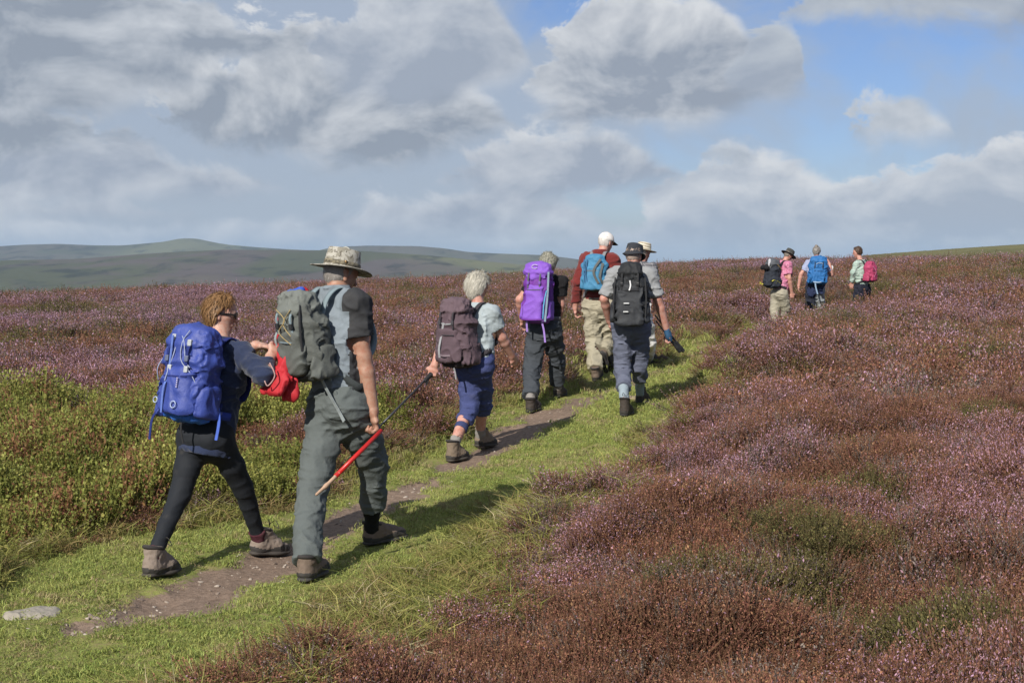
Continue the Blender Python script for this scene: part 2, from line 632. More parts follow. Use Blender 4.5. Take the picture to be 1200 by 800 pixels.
HILL_A = hill_material('heather_moor_hillside', (.072, .075, .036), (.098, .076, .066), (.165, .165, .07))
HILL_B = hill_material('far_moor_ridge', (.07, .074, .046), (.095, .085, .066), (.13, .13, .07))
build_hill([(-500, 322), (-200, 312), (0, 305.5), (95, 303.5), (140, 300), (200, 296), (260, 293), (330, 293), (420, 294), (500, 299), (560, 305), (640, 313), (720, 322), (800, 332)],
           1300, 2400, 3000, HILL_A, 3)
build_hill([(330, 306), (380, 292), (395, 289.5), (430, 288), (490, 288.5), (520, 291), (550, 295.5), (580, 297), (640, 299), (690, 305.5), (760, 311), (850, 314), (950, 318), (1100, 324)],
           2900, 3500, 4000, HILL_B, 8)
build_hill([(-500, 302), (-250, 298), (-100, 294), (0, 290), (30, 288), (70, 287), (110, 288.5), (145, 288.5), (195, 284), (205, 281.5), (215, 280), (232, 280.3), (243, 283), (265, 287), (300, 290), (340, 292.5), (375, 294), (420, 299), (480, 306)],
           3100, 4100, 4800, HILL_B, 13)


# ------------------------------------------------------------------ plant clumps
def leaf_material(name, kind):
    """colours come from the plant each sprig belongs to, with every leaf a little different"""
    m, q, out = new_mat(name)
    geo = q.new('ShaderNodeNewGeometry')
    rnd = geo.outputs['Random Per Island']
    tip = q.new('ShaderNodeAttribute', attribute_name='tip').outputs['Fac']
    tint = q.new('ShaderNodeAttribute', attribute_name='tint', attribute_type='INSTANCER').outputs['Color']
    if kind == 'heather':
        flow = q.new('ShaderNodeAttribute', attribute_name='flower', attribute_type='INSTANCER').outputs['Color']
        blm = q.new('ShaderNodeAttribute', attribute_name='bloom', attribute_type='INSTANCER').outputs['Fac']
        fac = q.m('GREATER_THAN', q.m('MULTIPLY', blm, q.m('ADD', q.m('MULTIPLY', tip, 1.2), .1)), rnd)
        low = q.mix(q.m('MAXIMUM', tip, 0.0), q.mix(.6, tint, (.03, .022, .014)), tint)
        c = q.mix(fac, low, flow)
    else:
        c = tint
    r2 = q.m('FRACT', q.m('MULTIPLY', rnd, 17.31))
    v = q.m('ADD', q.m('MULTIPLY', r2, .75), .62)
    hs = q.new('ShaderNodeHueSaturation')
    q.l.new(c, hs.inputs['Color'])
    q.l.new(v, hs.inputs['Value'])
    q.l.new(q.m('ADD', q.m('MULTIPLY', q.m('FRACT', q.m('MULTIPLY', rnd, 7.77)), .05), .475), hs.inputs['Hue'])
    b = q.new('ShaderNodeBsdfPrincipled')
    b.inputs['Roughness'].default_value = .6 if kind != 'heather' else .85
    b.inputs['Specular IOR Level'].default_value = .2
    q.l.new(hs.outputs[0], b.inputs['Base Color'])
    tr = q.new('ShaderNodeBsdfTranslucent')
    q.l.new(hs.outputs[0], tr.inputs['Color'])
    mx = q.new('ShaderNodeMixShader')
    mx.inputs[0].default_value = .25
    q.l.new(b.outputs[0], mx.inputs[1])
    q.l.new(tr.outputs[0], mx.inputs[2])
    q.l.new(mx.outputs[0], out.inputs[0])
    return m


class Leaves:
    def __init__(self):
        self.v, self.f, self.t = [], [], []

    def quad(self, p, d, w, tip):
        """a kite leaf from p along d"""
        n = len(self.v)
        d = np.asarray(d)
        m = p + d * .5
        self.v += [p, m + w, p + d, m - w]
        self.f.append((n, n + 1, n + 2, n + 3))
        self.t += [tip] * 4

    def strip(self, pts, ws, tips):
        n = len(self.v)
        for p, w, t in zip(pts, ws, tips):
            self.v += [p - w, p + w]
            self.t += [t, t]
        for i in range(len(pts) - 1):
            a = n + 2 * i
            self.f.append((a, a + 1, a + 3, a + 2))

    def done(self, name, mat):
        me = bpy.data.meshes.new(name)
        me.from_pydata([tuple(map(float, v)) for v in self.v], [], self.f)
        me.update()
        attr(me, 'tip', self.t)
        me.materials.append(mat)
        return bpy.data.objects.new(name, me)


def runit(rng):
    v = rng.normal(size=3)
    return v / np.linalg.norm(v)


def heather_clump(rng, mat, n=46, leaf=1.0, per=8):
    L = Leaves()
    for _ in range(n):
        a = rng.uniform(0, 6.283)
        rr = math.sqrt(rng.uniform()) * .16
        base = np.array([math.cos(a) * rr * .45, math.sin(a) * rr * .45, -.05])
        h = rng.uniform(.12, .25) * (1 - .35 * rr / .16)
        tip = np.array([math.cos(a) * rr * 1.25 + rng.normal() * .03, math.sin(a) * rr * 1.25 + rng.normal() * .03, h])
        w = np.cross(tip - base, runit(rng))
        w = w / np.linalg.norm(w) * .0022
        L.strip([base, base * .5 + tip * .5, tip], [w, w, w * .5], [-.3, -.3, -.2])
        for k in range(per):
            t = .42 + .58 * (k + rng.uniform()) / per
            p = base + (tip - base) * t
            d = (runit(rng) + np.array([0, 0, .8])) * leaf * rng.uniform(.008, .017)
            sd = np.cross(d, runit(rng))
            sd = sd / (np.linalg.norm(sd) + 1e-9) * leaf * rng.uniform(.0035, .0065)
            L.quad(p, d, sd, (t - .42) / .58)
    return L.done('heather_sprigs', mat)


def grass_tuft(rng, mat, n=34, h=.06, spread=.06, w=.0022, lean=.5):
    L = Leaves()
    for _ in range(n):
        a = rng.uniform(0, 6.283)
        rr = math.sqrt(rng.uniform()) * spread
        base = np.array([math.cos(a) * rr, math.sin(a) * rr, -.01])
        hh = h * rng.uniform(.5, 1.15)
        a2 = rng.uniform(0, 6.283)
        ln = np.array([math.cos(a2), math.sin(a2), 0]) * hh * lean * rng.uniform(.2, 1.4)
        p1 = base + np.array([0, 0, hh * .55]) + ln * .3
        p2 = base + np.array([0, 0, hh * .95 * (1 - .3 * lean)]) + ln
        sd = np.cross(p2 - base, runit(rng))
        sd = sd / np.linalg.norm(sd) * w
        L.strip([base, p1, p2], [sd, sd * .8, sd * .12], [0, .5, 1])
    return L.done('grass_blades', mat)


def bilberry_clump(rng, mat, n=52):
    L = Leaves()
    for _ in range(n):
        a = rng.uniform(0, 6.283)
        rr = math.sqrt(rng.uniform()) * .17
        base = np.array([math.cos(a) * rr * .5, math.sin(a) * rr * .5, -.05])
        h = rng.uniform(.14, .32)
        tip = np.array([math.cos(a) * rr * 1.2, math.sin(a) * rr * 1.2, h])
        w = np.cross(tip - base, runit(rng))
        w = w / np.linalg.norm(w) * .0018
        L.strip([base, tip], [w, w * .6], [0, .5])
        for k in range(13):
            t = .25 + .75 * (k + rng.uniform()) / 13
            p = base + (tip - base) * t
            d = runit(rng) + np.array([0, 0, .5])
            d = d / np.linalg.norm(d) * rng.uniform(.013, .027)
            sd = np.cross(d, runit(rng))
            sd = sd / (np.linalg.norm(sd) + 1e-9) * np.linalg.norm(d) * .36
            L.quad(p, d, sd, t)
    return L.done('bilberry_sprigs', mat)


def scatter(name, P, scale, tints, variants, extra=None, tilt=.25, pick=None):
    """one plant cover: sprigs rooted at the points P"""
    n = len(P)
    me = bpy.data.meshes.new(name)
    me.vertices.add(n)
    me.vertices.foreach_set('co', np.asarray(P, np.float32).ravel())
    me.update()
    rot = np.stack([RNG.normal(0, tilt, n), RNG.normal(0, tilt, n), RNG.uniform(0, 6.283, n)], -1)
    attr(me, 'rot', rot, 'FLOAT_VECTOR')
    attr(me, 'scl', scale, 'FLOAT_VECTOR')
    attr(me, 'pick', RNG.integers(0, len(variants), n) if pick is None else pick, 'INT')
    attr(me, 'tint', np.hstack([tints, np.ones((n, 1))]), 'FLOAT_COLOR')
    for k, v in (extra or {}).items():
        if np.ndim(v) == 2:
            attr(me, k, np.hstack([v, np.ones((n, 1))]), 'FLOAT_COLOR')
        else:
            attr(me, k, v)
    o = bpy.data.objects.new(name, me)
    COL.objects.link(o)
    src = bpy.data.collections.new(name + '_sprigs')
    for i, s in enumerate(variants):
        s.name = s.name.split('.')[0] + '.%03d' % (i + 1)
        src.objects.link(s)
    ng = bpy.data.node_groups.new(name, 'GeometryNodeTree')
    ng.interface.new_socket('Geometry', in_out='INPUT', socket_type='NodeSocketGeometry')
    ng.interface.new_socket('Geometry', in_out='OUTPUT', socket_type='NodeSocketGeometry')
    q = NT(ng)
    gi, go = q.new('NodeGroupInput'), q.new('NodeGroupOutput')
    ci = q.new('GeometryNodeCollectionInfo')
    ci.inputs['Collection'].default_value = src
    ci.inputs['Separate Children'].default_value = True
    ci.inputs['Reset Children'].default_value = True
    iop = q.new('GeometryNodeInstanceOnPoints')
    iop.inputs['Pick Instance'].default_value = True

    def named(nm, dt):
        nd = q.new('GeometryNodeInputNamedAttribute', data_type=dt)
        nd.inputs['Name'].default_value = nm
        return nd.outputs['Attribute']
    q.l.new(gi.outputs[0], iop.inputs['Points'])
    q.l.new(ci.outputs[0], iop.inputs['Instance'])
    q.l.new(named('pick', 'INT'), iop.inputs['Instance Index'])
    e2r = q.new('FunctionNodeEulerToRotation')
    q.l.new(named('rot', 'FLOAT_VECTOR'), e2r.inputs[0])
    q.l.new(e2r.outputs[0], iop.inputs['Rotation'])
    q.l.new(named('scl', 'FLOAT_VECTOR'), iop.inputs['Scale'])
    q.l.new(iop.outputs[0], go.inputs[0])
    md = o.modifiers.new('sprigs', 'NODES')
    md.node_group = ng
    return tag(o, kind='stuff')


def ring_points(r0, r1, dens, half=27.0):
    h = rad(half)
    n = int(h * (r1 * r1 - r0 * r0) * dens)
    r = np.sqrt(RNG.uniform(r0 * r0, r1 * r1, n))
    t = RNG.uniform(-h, h, n)
    return np.stack([r * np.sin(t), r * np.cos(t)], -1)


def mixc(a, b, t):
    t = np.asarray(t)[:, None]
    return np.asarray(a) * (1 - t) + np.asarray(b) * t


FEET = []


def foot_gap(x, y):
    d = np.full(np.shape(x), 9.0)
    for a, b in FEET:
        d = np.minimum(d, seg_dist(np.asarray(x), np.asarray(y), np.array([[a[0], a[1], 0.], [b[0], b[1], 0.]])))
    return d


def build_plants():
    rng = np.random.default_rng(5)
    hm = leaf_material('heather_sprig', 'heather')
    gm = leaf_material('grass_blade', 'grass')
    bm_ = leaf_material('bilberry_leaf', 'leaf')
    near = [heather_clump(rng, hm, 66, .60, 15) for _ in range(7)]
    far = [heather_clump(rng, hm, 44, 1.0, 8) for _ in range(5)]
    pts, scl = [], []
    for r0, r1, dens, s, half in ((3.4, 9, 190, .85, 30), (9, 13, 150, .95, 28), (13, 25, 70, 1.35, 27), (25, 60, 24, 2.1, 26), (60, 190, 5.0, 3.6, 25)):
        p = ring_points(r0, r1, dens, half)
        k = RNG.uniform(.75, 1.3, len(p)) * s
        hz = np.where(np.full(len(p), s) > 1.2, s ** .55, s ** .8) * RNG.uniform(.8, 1.25, len(p))
        pts.append(p)
        scl.append(np.stack([k, k, hz], -1))
    p, s = np.vstack(pts), np.vstack(scl)
    d = np.hypot(p[:, 0], p[:, 1])
    turf, trail, green = zones(p[:, 0], p[:, 1])
    gap = foot_gap(p[:, 0], p[:, 1])
    ok = (turf < -.05) & (gap > .42) & ((green < .1) | (RNG.uniform(size=len(p)) < .06)) & (d + (fbm(p[:, 0] * .03, p[:, 1] * .03, 3, 7) - .5) * 50 < 190 - 75 * sstep(.12, .26, p[:, 0] / p[:, 1]))
    p, s, turf = p[ok], s[ok], turf[ok]
    d = d[ok]
    z = ground_z(p[:, 0], p[:, 1])
    b, g = bloom_map(p[:, 0], p[:, 1])
    n = len(p)
    edge = .5 + .5 * sstep(0, .8, -turf)
    edge = edge * (1 - .6 * sstep(2.6, .6, np.hypot(p[:, 0] - 5.0, (p[:, 1] - 27.2) * .55)))
    far_t = sstep(12, 30, d)
    e1, q1, q2, q3 = bushes(p[:, 0] + (fbm(p[:, 0] * 3, p[:, 1] * 3, 2, 61) - .5) * .3, p[:, 1], .70, 901)
    e2, u1, u2, u3 = bushes(p[:, 0], p[:, 1] * .7, 2.2, 951)
    e = e1 * (1 - far_t) + e2 * far_t
    r1 = np.where(RNG.uniform(size=n) < far_t, u1, q1)
    r2 = np.where(RNG.uniform(size=n) < far_t, u2, q2)
    r3 = np.where(RNG.uniform(size=n) < far_t, u3, q3)
    dome = np.sqrt(np.clip(1 - e * e, 0, 1))
    tall = (.24 + 1.0 * dome) * (.70 + .62 * r3)
    s[:, 2] *= tall * edge
    jit = RNG.uniform(size=n)
    rust = mixc((.395, .185, .105), (.275, .145, .092), np.clip(fbm(p[:, 0] * .8, p[:, 1] * .8, 3, 201) * .6 + r2 * .3 + RNG.uniform(size=n) * .25, 0, 1))
    rust = rust * (1 - .18 * (e > .8)[:, None] * 0)
    grey = np.array([(.27, .215, .18)])
    gsel = (RNG.uniform(size=n) < .12 + .22 * (r2 > .86))[:, None]
    foliage = np.where(gsel, grey, rust)
    olive = mixc((.15, .145, .05), (.24, .19, .075), jit)
    osel = np.clip(g * .55 + .05 + .7 * (r1 < .10 + .10 * g + .09 * far_t) - .75 * sstep(-3, 1, p[:, 0]) * (d < 14) * (r1 > .11), 0, 1)
    foliage = np.where((RNG.uniform(size=n) < osel)[:, None], olive, foliage)
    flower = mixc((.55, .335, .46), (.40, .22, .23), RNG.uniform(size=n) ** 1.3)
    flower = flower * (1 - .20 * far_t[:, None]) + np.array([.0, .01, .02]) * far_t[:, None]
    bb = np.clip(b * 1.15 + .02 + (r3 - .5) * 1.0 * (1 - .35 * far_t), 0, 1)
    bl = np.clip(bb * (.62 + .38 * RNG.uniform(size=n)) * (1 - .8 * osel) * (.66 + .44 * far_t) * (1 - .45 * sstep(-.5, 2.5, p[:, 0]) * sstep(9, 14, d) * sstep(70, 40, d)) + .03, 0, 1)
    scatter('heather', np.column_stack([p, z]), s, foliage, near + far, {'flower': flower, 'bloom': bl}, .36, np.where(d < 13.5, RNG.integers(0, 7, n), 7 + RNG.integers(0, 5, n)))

    # bilberry bushes left of the turf
    p = np.vstack([ring_points(6.5, 14, 150, 29), ring_points(14, 24, 60, 27)])
    turf, trail, green = zones(p[:, 0], p[:, 1])
    ok = (turf < -.12) & (green > -.15) & (foot_gap(p[:, 0], p[:, 1]) > .4) & (RNG.uniform(size=len(p)) < .93)
    p = p[ok]
    z = ground_z(p[:, 0], p[:, 1])
    n = len(p)
    d = np.hypot(p[:, 0], p[:, 1])
    k = RNG.uniform(.8, 1.25, n) * (1 + .4 * sstep(12, 20, d))
    e1, r1, r2, r3 = bushes(p[:, 0] + (fbm(p[:, 0] * 3, p[:, 1] * 3, 2, 61) - .5) * .3, p[:, 1], .7, 921)
    hz = (.35 + 1.05 * np.sqrt(np.clip(1 - e1 * e1, 0, 1))) * (.65 + .6 * r3) * RNG.uniform(.85, 1.15, n)
    tn = np.clip(fbm(p[:, 0] * 2.4, p[:, 1] * 2.4, 3, 77) * 1.6 - .3, 0, 1)
    t = mixc((.145, .16, .034), (.33, .325, .085), np.clip(RNG.uniform(size=n) * .4 + tn * .45 + (r2 - .35) * .6, 0, 1))
    rd = (RNG.uniform(size=n) < .05 + .75 * (r1 > .84) + .30 * sstep(.5, .68, fbm(p[:, 0] * 1.1, p[:, 1] * 1.1, 3, 88)))[:, None]
    t = np.where(rd, np.array([(.24, .125, .06)]), t)
    scatter('bilberry', np.column_stack([p, z]), np.stack([k, k, hz], -1), t, [bilberry_clump(rng, bm_) for _ in range(6)], None, .3)

    # cropped turf on the path
    tv = [grass_tuft(rng, gm, 64, .034, .08, .0019, .62) for _ in range(5)]
    p = np.vstack([ring_points(3.2, 10, 330, 32), ring_points(10, 17, 220, 24), ring_points(17, 36, 90, 20)])
    turf, trail, green = zones(p[:, 0], p[:, 1])
    keep = RNG.uniform(size=len(p)) < np.clip(1.0 - sstep(-.16, .06, trail + (fbm(p[:, 0] * 9, p[:, 1] * 9, 2, 303) - .5) * .2) * 1.02, 0.0, 1)
    ok = (turf > -.2) & keep & (foot_gap(p[:, 0], p[:, 1]) > .05)
    p, turf = p[ok], turf[ok]
    n = len(p)
    z = ground_z(p[:, 0], p[:, 1])
    d = np.hypot(p[:, 0], p[:, 1])
    k = RNG.uniform(.7, 1.3, n) * (1 + .9 * sstep(10, 20, d))
    patch = fbm(p[:, 0] * 1.6, p[:, 1] * 1.6, 4, 404)
    hz = k * (.40 + .85 * patch) * (1 + .9 * sstep(.25, -.1, turf)) * (.35 + .65 * sstep(.05, .3, foot_gap(p[:, 0], p[:, 1])))
    t = mixc((.215, .265, .062), (.37, .385, .12), np.clip(RNG.uniform(size=n) * .6 + (patch - .3), 0, 1))
    dry = (RNG.uniform(size=n) < .05 + .30 * sstep(.52, .66, fbm(p[:, 0] * 2.2 + 9, p[:, 1] * 2.2, 3, 414)) + .22 * sstep(.35, .0, turf))[:, None]
    t = np.where(dry, np.array([(.34, .28, .14)]), t)
    scatter('turf_grass', np.column_stack([p, z]), np.stack([k, k, hz], -1), t, tv, None, .2)

    # longer grass along both margins
    lv = [grass_tuft(rng, gm, 40, .17, .07, .0026, .85) for _ in range(6)]
    p = np.vstack([ring_points(3.2, 10, 200, 32), ring_points(10, 20, 90, 25), ring_points(20, 34, 45, 20)])
    turf, trail, green = zones(p[:, 0], p[:, 1])
    m = fbm(p[:, 0] * .9, p[:, 1] * .9, 3, 505)
    wide_r = (p[:, 0] > edge_x(RIGHT_EDGE, p[:, 1]) - .9) & (p[:, 1] < 10)
    band = np.where(wide_r, .50, .18)
    ok = (turf > -.42) & (turf < band * (.4 + 1.2 * m)) & (RNG.uniform(size=len(p)) < .75) & (foot_gap(p[:, 0], p[:, 1]) > .3)
    p, turf = p[ok], turf[ok]
    n = len(p)
    z = ground_z(p[:, 0], p[:, 1])
    k = RNG.uniform(.8, 1.3, n)
    hz = RNG.uniform(.45, 1.15, n) * (.55 + .6 * sstep(.5, -.1, turf))
    u = RNG.uniform(size=n)
    t = mixc((.19, .205, .05), (.35, .33, .10), RNG.uniform(size=n))
    t = np.where((u < .3)[:, None], np.array([(.27, .205, .085)]), t)
    t = np.where((u < .07)[:, None], np.array([(.42, .36, .21)]), t)
    scatter('long_grass', np.column_stack([p, z]), np.stack([k, k, hz], -1), t, lv, None, .22)




def pebble(rng, mat):
    import bmesh
    bm = bmesh.new()
    bmesh.ops.create_icosphere(bm, subdivisions=2, radius=1)
    k = rng.uniform(.6, 1.3, 3)
    for v in bm.verts:
        n = 1 + .22 * math.sin(v.co.x * 3.1 + k[0] * 9) * math.cos(v.co.y * 2.7 + k[1] * 7) + .08 * rng.normal()
        v.co = v.co * n
        v.co.x *= k[0]
        v.co.y *= k[1]
        v.co.z *= .55
    me = bpy.data.meshes.new('pebble')
    bm.to_mesh(me)
    bm.free()
    attr(me, 'tip', np.ones(len(me.vertices)))
    me.materials.append(mat)
    return bpy.data.objects.new('pebble', me)


def build_gravel():
    rng = np.random.default_rng(8)
    m, q, out = new_mat('path_grit')
    b = q.new('ShaderNodeBsdfPrincipled')
    b.inputs['Roughness'].default_value = .95
    q.l.new(q.new('ShaderNodeAttribute', attribute_name='tint', attribute_type='INSTANCER').outputs['Color'], b.inputs['Base Color'])
    q.l.new(b.outputs[0], out.inputs[0])
    p = np.vstack([ring_points(5, 11, 240, 27), ring_points(11, 20, 120, 15)])
    turf, trail, green = zones(p[:, 0], p[:, 1])
    ok = (trail > -.06) & (RNG.uniform(size=len(p)) < .2 + .8 * fbm(p[:, 0] * 3, p[:, 1] * 3, 2, 12)) & (foot_gap(p[:, 0], p[:, 1]) > .06)
    p = p[ok]
    n = len(p)
    z = ground_z(p[:, 0], p[:, 1])
    k = .0035 + .012 * RNG.uniform(size=n) ** 5 + .004 * RNG.uniform(size=n)
    t = mixc((.20, .145, .11), (.42, .36, .30), RNG.uniform(size=n) ** 1.6)
    scatter('gravel', np.column_stack([p, z]), np.stack([k, k, k], -1), t, [pebble(rng, m) for _ in range(4)], None, .3)


def build_haze():
    m, q, out = new_mat('moorland_air')
    v = q.new('ShaderNodeVolumePrincipled')
    v.inputs['Color'].default_value = (.60, .79, 1, 1)
    v.inputs['Density'].default_value = 1.1e-4
    q.l.new(v.outputs[0], out.inputs['Volume'])
    R, z0, z1 = 9300.0, -64.0, 95.0
    vs = [(x, y, z) for z in (z0, z1) for y in (-R, R) for x in (-R, R)]
    fs = [(0, 2, 3, 1), (4, 5, 7, 6), (0, 1, 5, 4), (2, 6, 7, 3), (0, 4, 6, 2), (1, 3, 7, 5)]
    o = mesh_obj('haze', vs, fs, [m], smooth=False)
    tag(o, kind='stuff')




# ------------------------------------------------------------------ smooth solid shapes (distance fields meshed as one surface)
def V(*a):
    return np.array(a, float)


def unit(v):
    v = np.asarray(v, float)
    return v / (np.linalg.norm(v) + 1e-12)


class Solid:
    def __init__(self, h):
        self.h = h
        self.ops = []
        self.lo = np.full(3, 1e9)
        self.hi = np.full(3, -1e9)

    def tube(self, pts, ra, rb=None, lat=None, k=.02, p=2.0, cap=None, carve=False):
        """round or flattened limb through pts; ra is the half width along lat, rb the other half width"""
        pts = [np.asarray(q, float) for q in pts]
        n = len(pts)
        ra = [ra] * n if np.isscalar(ra) else list(ra)
        if rb is not None:
            rb = [rb] * n if np.isscalar(rb) else list(rb)
        for i in range(max(1, n - 1)):
            a, b = pts[i], pts[min(i + 1, n - 1)]
            if np.linalg.norm(b - a) < 1e-5:
                b = a + np.array([0, 0, 1e-4])
            j = min(i + 1, n - 1)
            r2 = (rb[i], rb[j]) if rb is not None else None
            self.ops.append(('carve' if carve else 'tube', a, b, (ra[i], ra[j]), r2, lat, k if i == 0 or carve else min(k, .02) + .004, p, cap))
            if not carve:
                m = max([ra[i], ra[j]] + (list(r2) if r2 else []) + ([cap] if cap else []))
                self.lo = np.minimum(self.lo, np.minimum(a, b) - m)
                self.hi = np.maximum(self.hi, np.maximum(a, b) + m)
        return self

    def cut(self, pt, nrm, rad_=None):
        """take away what lies beyond pt along nrm, near pt only when rad_ is given"""
        self.ops.append(('cut', np.asarray(pt, float), unit(nrm), rad_))
        return self

    def fold(self, amp, freq, seed=0, sharp=True):
        self.ops.append(('fold', amp, np.asarray(freq, float), seed, sharp))
        return self

    def mesh(self):
        h = self.h
        lo = self.lo - 4 * h - .015
        n = np.ceil((self.hi + 4 * h + .015 - lo) / h).astype(int) + 1
        ax = [(lo[i] + np.arange(n[i]) * h).astype(np.float32) for i in range(3)]
        G = np.full(n, 9.0, np.float32)
        for op in self.ops:
            if op[0] in ('tube', 'carve'):
                _, a, b, (r0, r1), r2, lat, k, p, cap = op
                m = max([r0, r1] + (list(r2) if r2 else []) + ([cap] if cap else [])) + k + 3 * h
                s0 = np.clip(np.floor((np.minimum(a, b) - m - lo) / h).astype(int), 0, n - 1)
                s1 = np.clip(np.ceil((np.maximum(a, b) + m - lo) / h).astype(int) + 1, 1, n)
                if np.any(s1 <= s0):
                    continue
                sl = tuple(slice(s0[i], s1[i]) for i in range(3))
                x = ax[0][sl[0]][:, None, None] - np.float32(a[0])
                y = ax[1][sl[1]][None, :, None] - np.float32(a[1])
                z = ax[2][sl[2]][None, None, :] - np.float32(a[2])
                d = b - a
                L = np.linalg.norm(d)
                d = d / L
                t = x * np.float32(d[0]) + y * np.float32(d[1]) + z * np.float32(d[2])
                tc = np.clip(t, 0, np.float32(L))
                w = tc / np.float32(L)
                if r2 is None and p == 2.0:
                    qx, qy, qz = x - tc * np.float32(d[0]), y - tc * np.float32(d[1]), z - tc * np.float32(d[2])
                    v = np.sqrt(qx * qx + qy * qy + qz * qz) - (np.float32(r0) + np.float32(r1 - r0) * w)
                else:
                    q0, q1 = r2 if r2 is not None else (r0, r1)
                    la = np.asarray(lat if lat is not None else (1, 0, 0), float)
                    la = unit(la - d * (la @ d))
                    mm = np.cross(d, la)
                    ql = x * np.float32(la[0]) + y * np.float32(la[1]) + z * np.float32(la[2])
                    qm = x * np.float32(mm[0]) + y * np.float32(mm[1]) + z * np.float32(mm[2])
                    qa = t - tc
                    A = np.float32(r0) + np.float32(r1 - r0) * w
                    B = np.float32(q0) + np.float32(q1 - q0) * w
                    C = np.float32(cap) if cap else (A + B) * .5
                    if p == 2.0:
                        e = (ql / A) ** 2 + (qm / B) ** 2 + (qa / C) ** 2
                        v = (np.sqrt(e) - 1) * np.minimum(A, B)
                    else:
                        e = np.abs(ql / A) ** p + np.abs(qm / B) ** p + np.abs(qa / C) ** p
                        v = (e ** (1 / p) - 1) * np.minimum(A, B)
                g = G[sl]
                if op[0] == 'carve':
                    G[sl] = np.maximum(g, -v)
                else:
                    hh = np.clip(.5 + .5 * (g - v) / k, 0, 1)
                    G[sl] = g * (1 - hh) + v * hh - k * hh * (1 - hh)
            elif op[0] == 'cut':
                _, pt, nr, rr = op
                if rr is None:
                    sl = (slice(None),) * 3
                else:
                    s0 = np.clip(np.floor((pt - rr - lo) / h).astype(int), 0, n - 1)
                    s1 = np.clip(np.ceil((pt + rr - lo) / h).astype(int) + 1, 1, n)
                    sl = tuple(slice(s0[i], s1[i]) for i in range(3))
                v = ((ax[0][sl[0]] - pt[0]) * nr[0])[:, None, None] + ((ax[1][sl[1]] - pt[1]) * nr[1])[None, :, None] + ((ax[2][sl[2]] - pt[2]) * nr[2])[None, None, :]
                if rr is not None:
                    r3 = (ax[0][sl[0]] - pt[0])[:, None, None] ** 2 + (ax[1][sl[1]] - pt[1])[None, :, None] ** 2 + (ax[2][sl[2]] - pt[2])[None, None, :] ** 2
                    v = np.where(r3 < rr * rr, v, -1)
                G[sl] = np.maximum(G[sl], v.astype(np.float32))
            else:
                _, amp, fr, seed, sharp = op
                I = np.nonzero(np.abs(G) < amp * 2 + 2.5 * h)
                X = ax[0][I[0]] * fr[0]
                Y = ax[1][I[1]] * fr[1]
                Z = ax[2][I[2]] * fr[2]
                w = vnoise(X * .7, Y * .7, Z * .35, seed + 5) * 1.6
                q = vnoise(X + w, Y - w, Z + w * 1.4, seed)
                if sharp:
                    q = np.clip(1 - np.abs(2 * q - 1) * 1.25, 0, 1) ** 2 * 1.7 - .45
                else:
                    q = q * 2 - 1
                G[I] -= (amp * q).astype(np.float32)
        return surface_nets(G, lo, h)

    def build(self, name, mat, parent=None, origin=None, face_mat=None):
        v, f = self.mesh()
        o0 = np.zeros(3) if origin is None else np.asarray(origin)
        mats = mat if isinstance(mat, (list, tuple)) else [mat]
        fm = None
        if face_mat is not None:
            fm = face_mat(v[f].mean(1))
        return mesh_obj(name, v - o0, f, mats, parent, True, fm)


def surface_nets(G, lo, h):
    S = G < 0
    n = np.array(G.shape)
    C = np.zeros(n - 1, np.int8)
    for a in (0, 1):
        for b in (0, 1):
            for c in (0, 1):
                C += S[a:n[0] - 1 + a, b:n[1] - 1 + b, c:n[2] - 1 + c]
    act = np.nonzero((C > 0) & (C < 8))
    N = len(act[0])
    idx = np.full(n - 1, -1, np.int32)
    idx[act] = np.arange(N)
    acc = np.zeros((N, 3), np.float64)
    cnt = np.zeros(N)
    cor = [(a, b, c) for a in (0, 1) for b in (0, 1) for c in (0, 1)]
    vals = {c: G[act[0] + c[0], act[1] + c[1], act[2] + c[2]].astype(np.float64) for c in cor}
    for c in cor:
        for k in range(3):
            if c[k] == 0:
                e = list(c)
                e[k] = 1
                e = tuple(e)
                v0, v1 = vals[c], vals[e]
                m = (v0 < 0) != (v1 < 0)
                t = v0[m] / (v0[m] - v1[m])
                p = np.tile(np.array(c, float), (m.sum(), 1))
                p[:, k] = t
                acc[m] += p
                cnt[m] += 1
    v = acc / cnt[:, None] + np.stack(act, -1)
    v = v * h + lo
    faces = []
    for k in range(3):
        a, b = (k + 1) % 3, (k + 2) % 3
        s0 = [slice(None)] * 3
        s1 = [slice(None)] * 3
        s0[k] = slice(0, -1)
        s1[k] = slice(1, None)
        for s in (s0, s1):
            s[a] = slice(1, -1)
            s[b] = slice(1, -1)
        A, B = S[tuple(s0)], S[tuple(s1)]
        I = np.nonzero(A != B)
        base = [None] * 3
        base[k] = I[k]
        base[a] = I[a] + 1
        base[b] = I[b] + 1

        def cell(da, db):
            q = [base[0].copy(), base[1].copy(), base[2].copy()]
            q[a] = q[a] + da
            q[b] = q[b] + db
            return idx[tuple(q)]
        f = np.stack([cell(-1, -1), cell(0, -1), cell(0, 0), cell(-1, 0)], -1)
        flip = ~A[I]
        f[flip] = f[flip][:, ::-1]
        faces.append(f)
    f = np.vstack(faces)
    f = f[(f >= 0).all(1)]
    return v, f


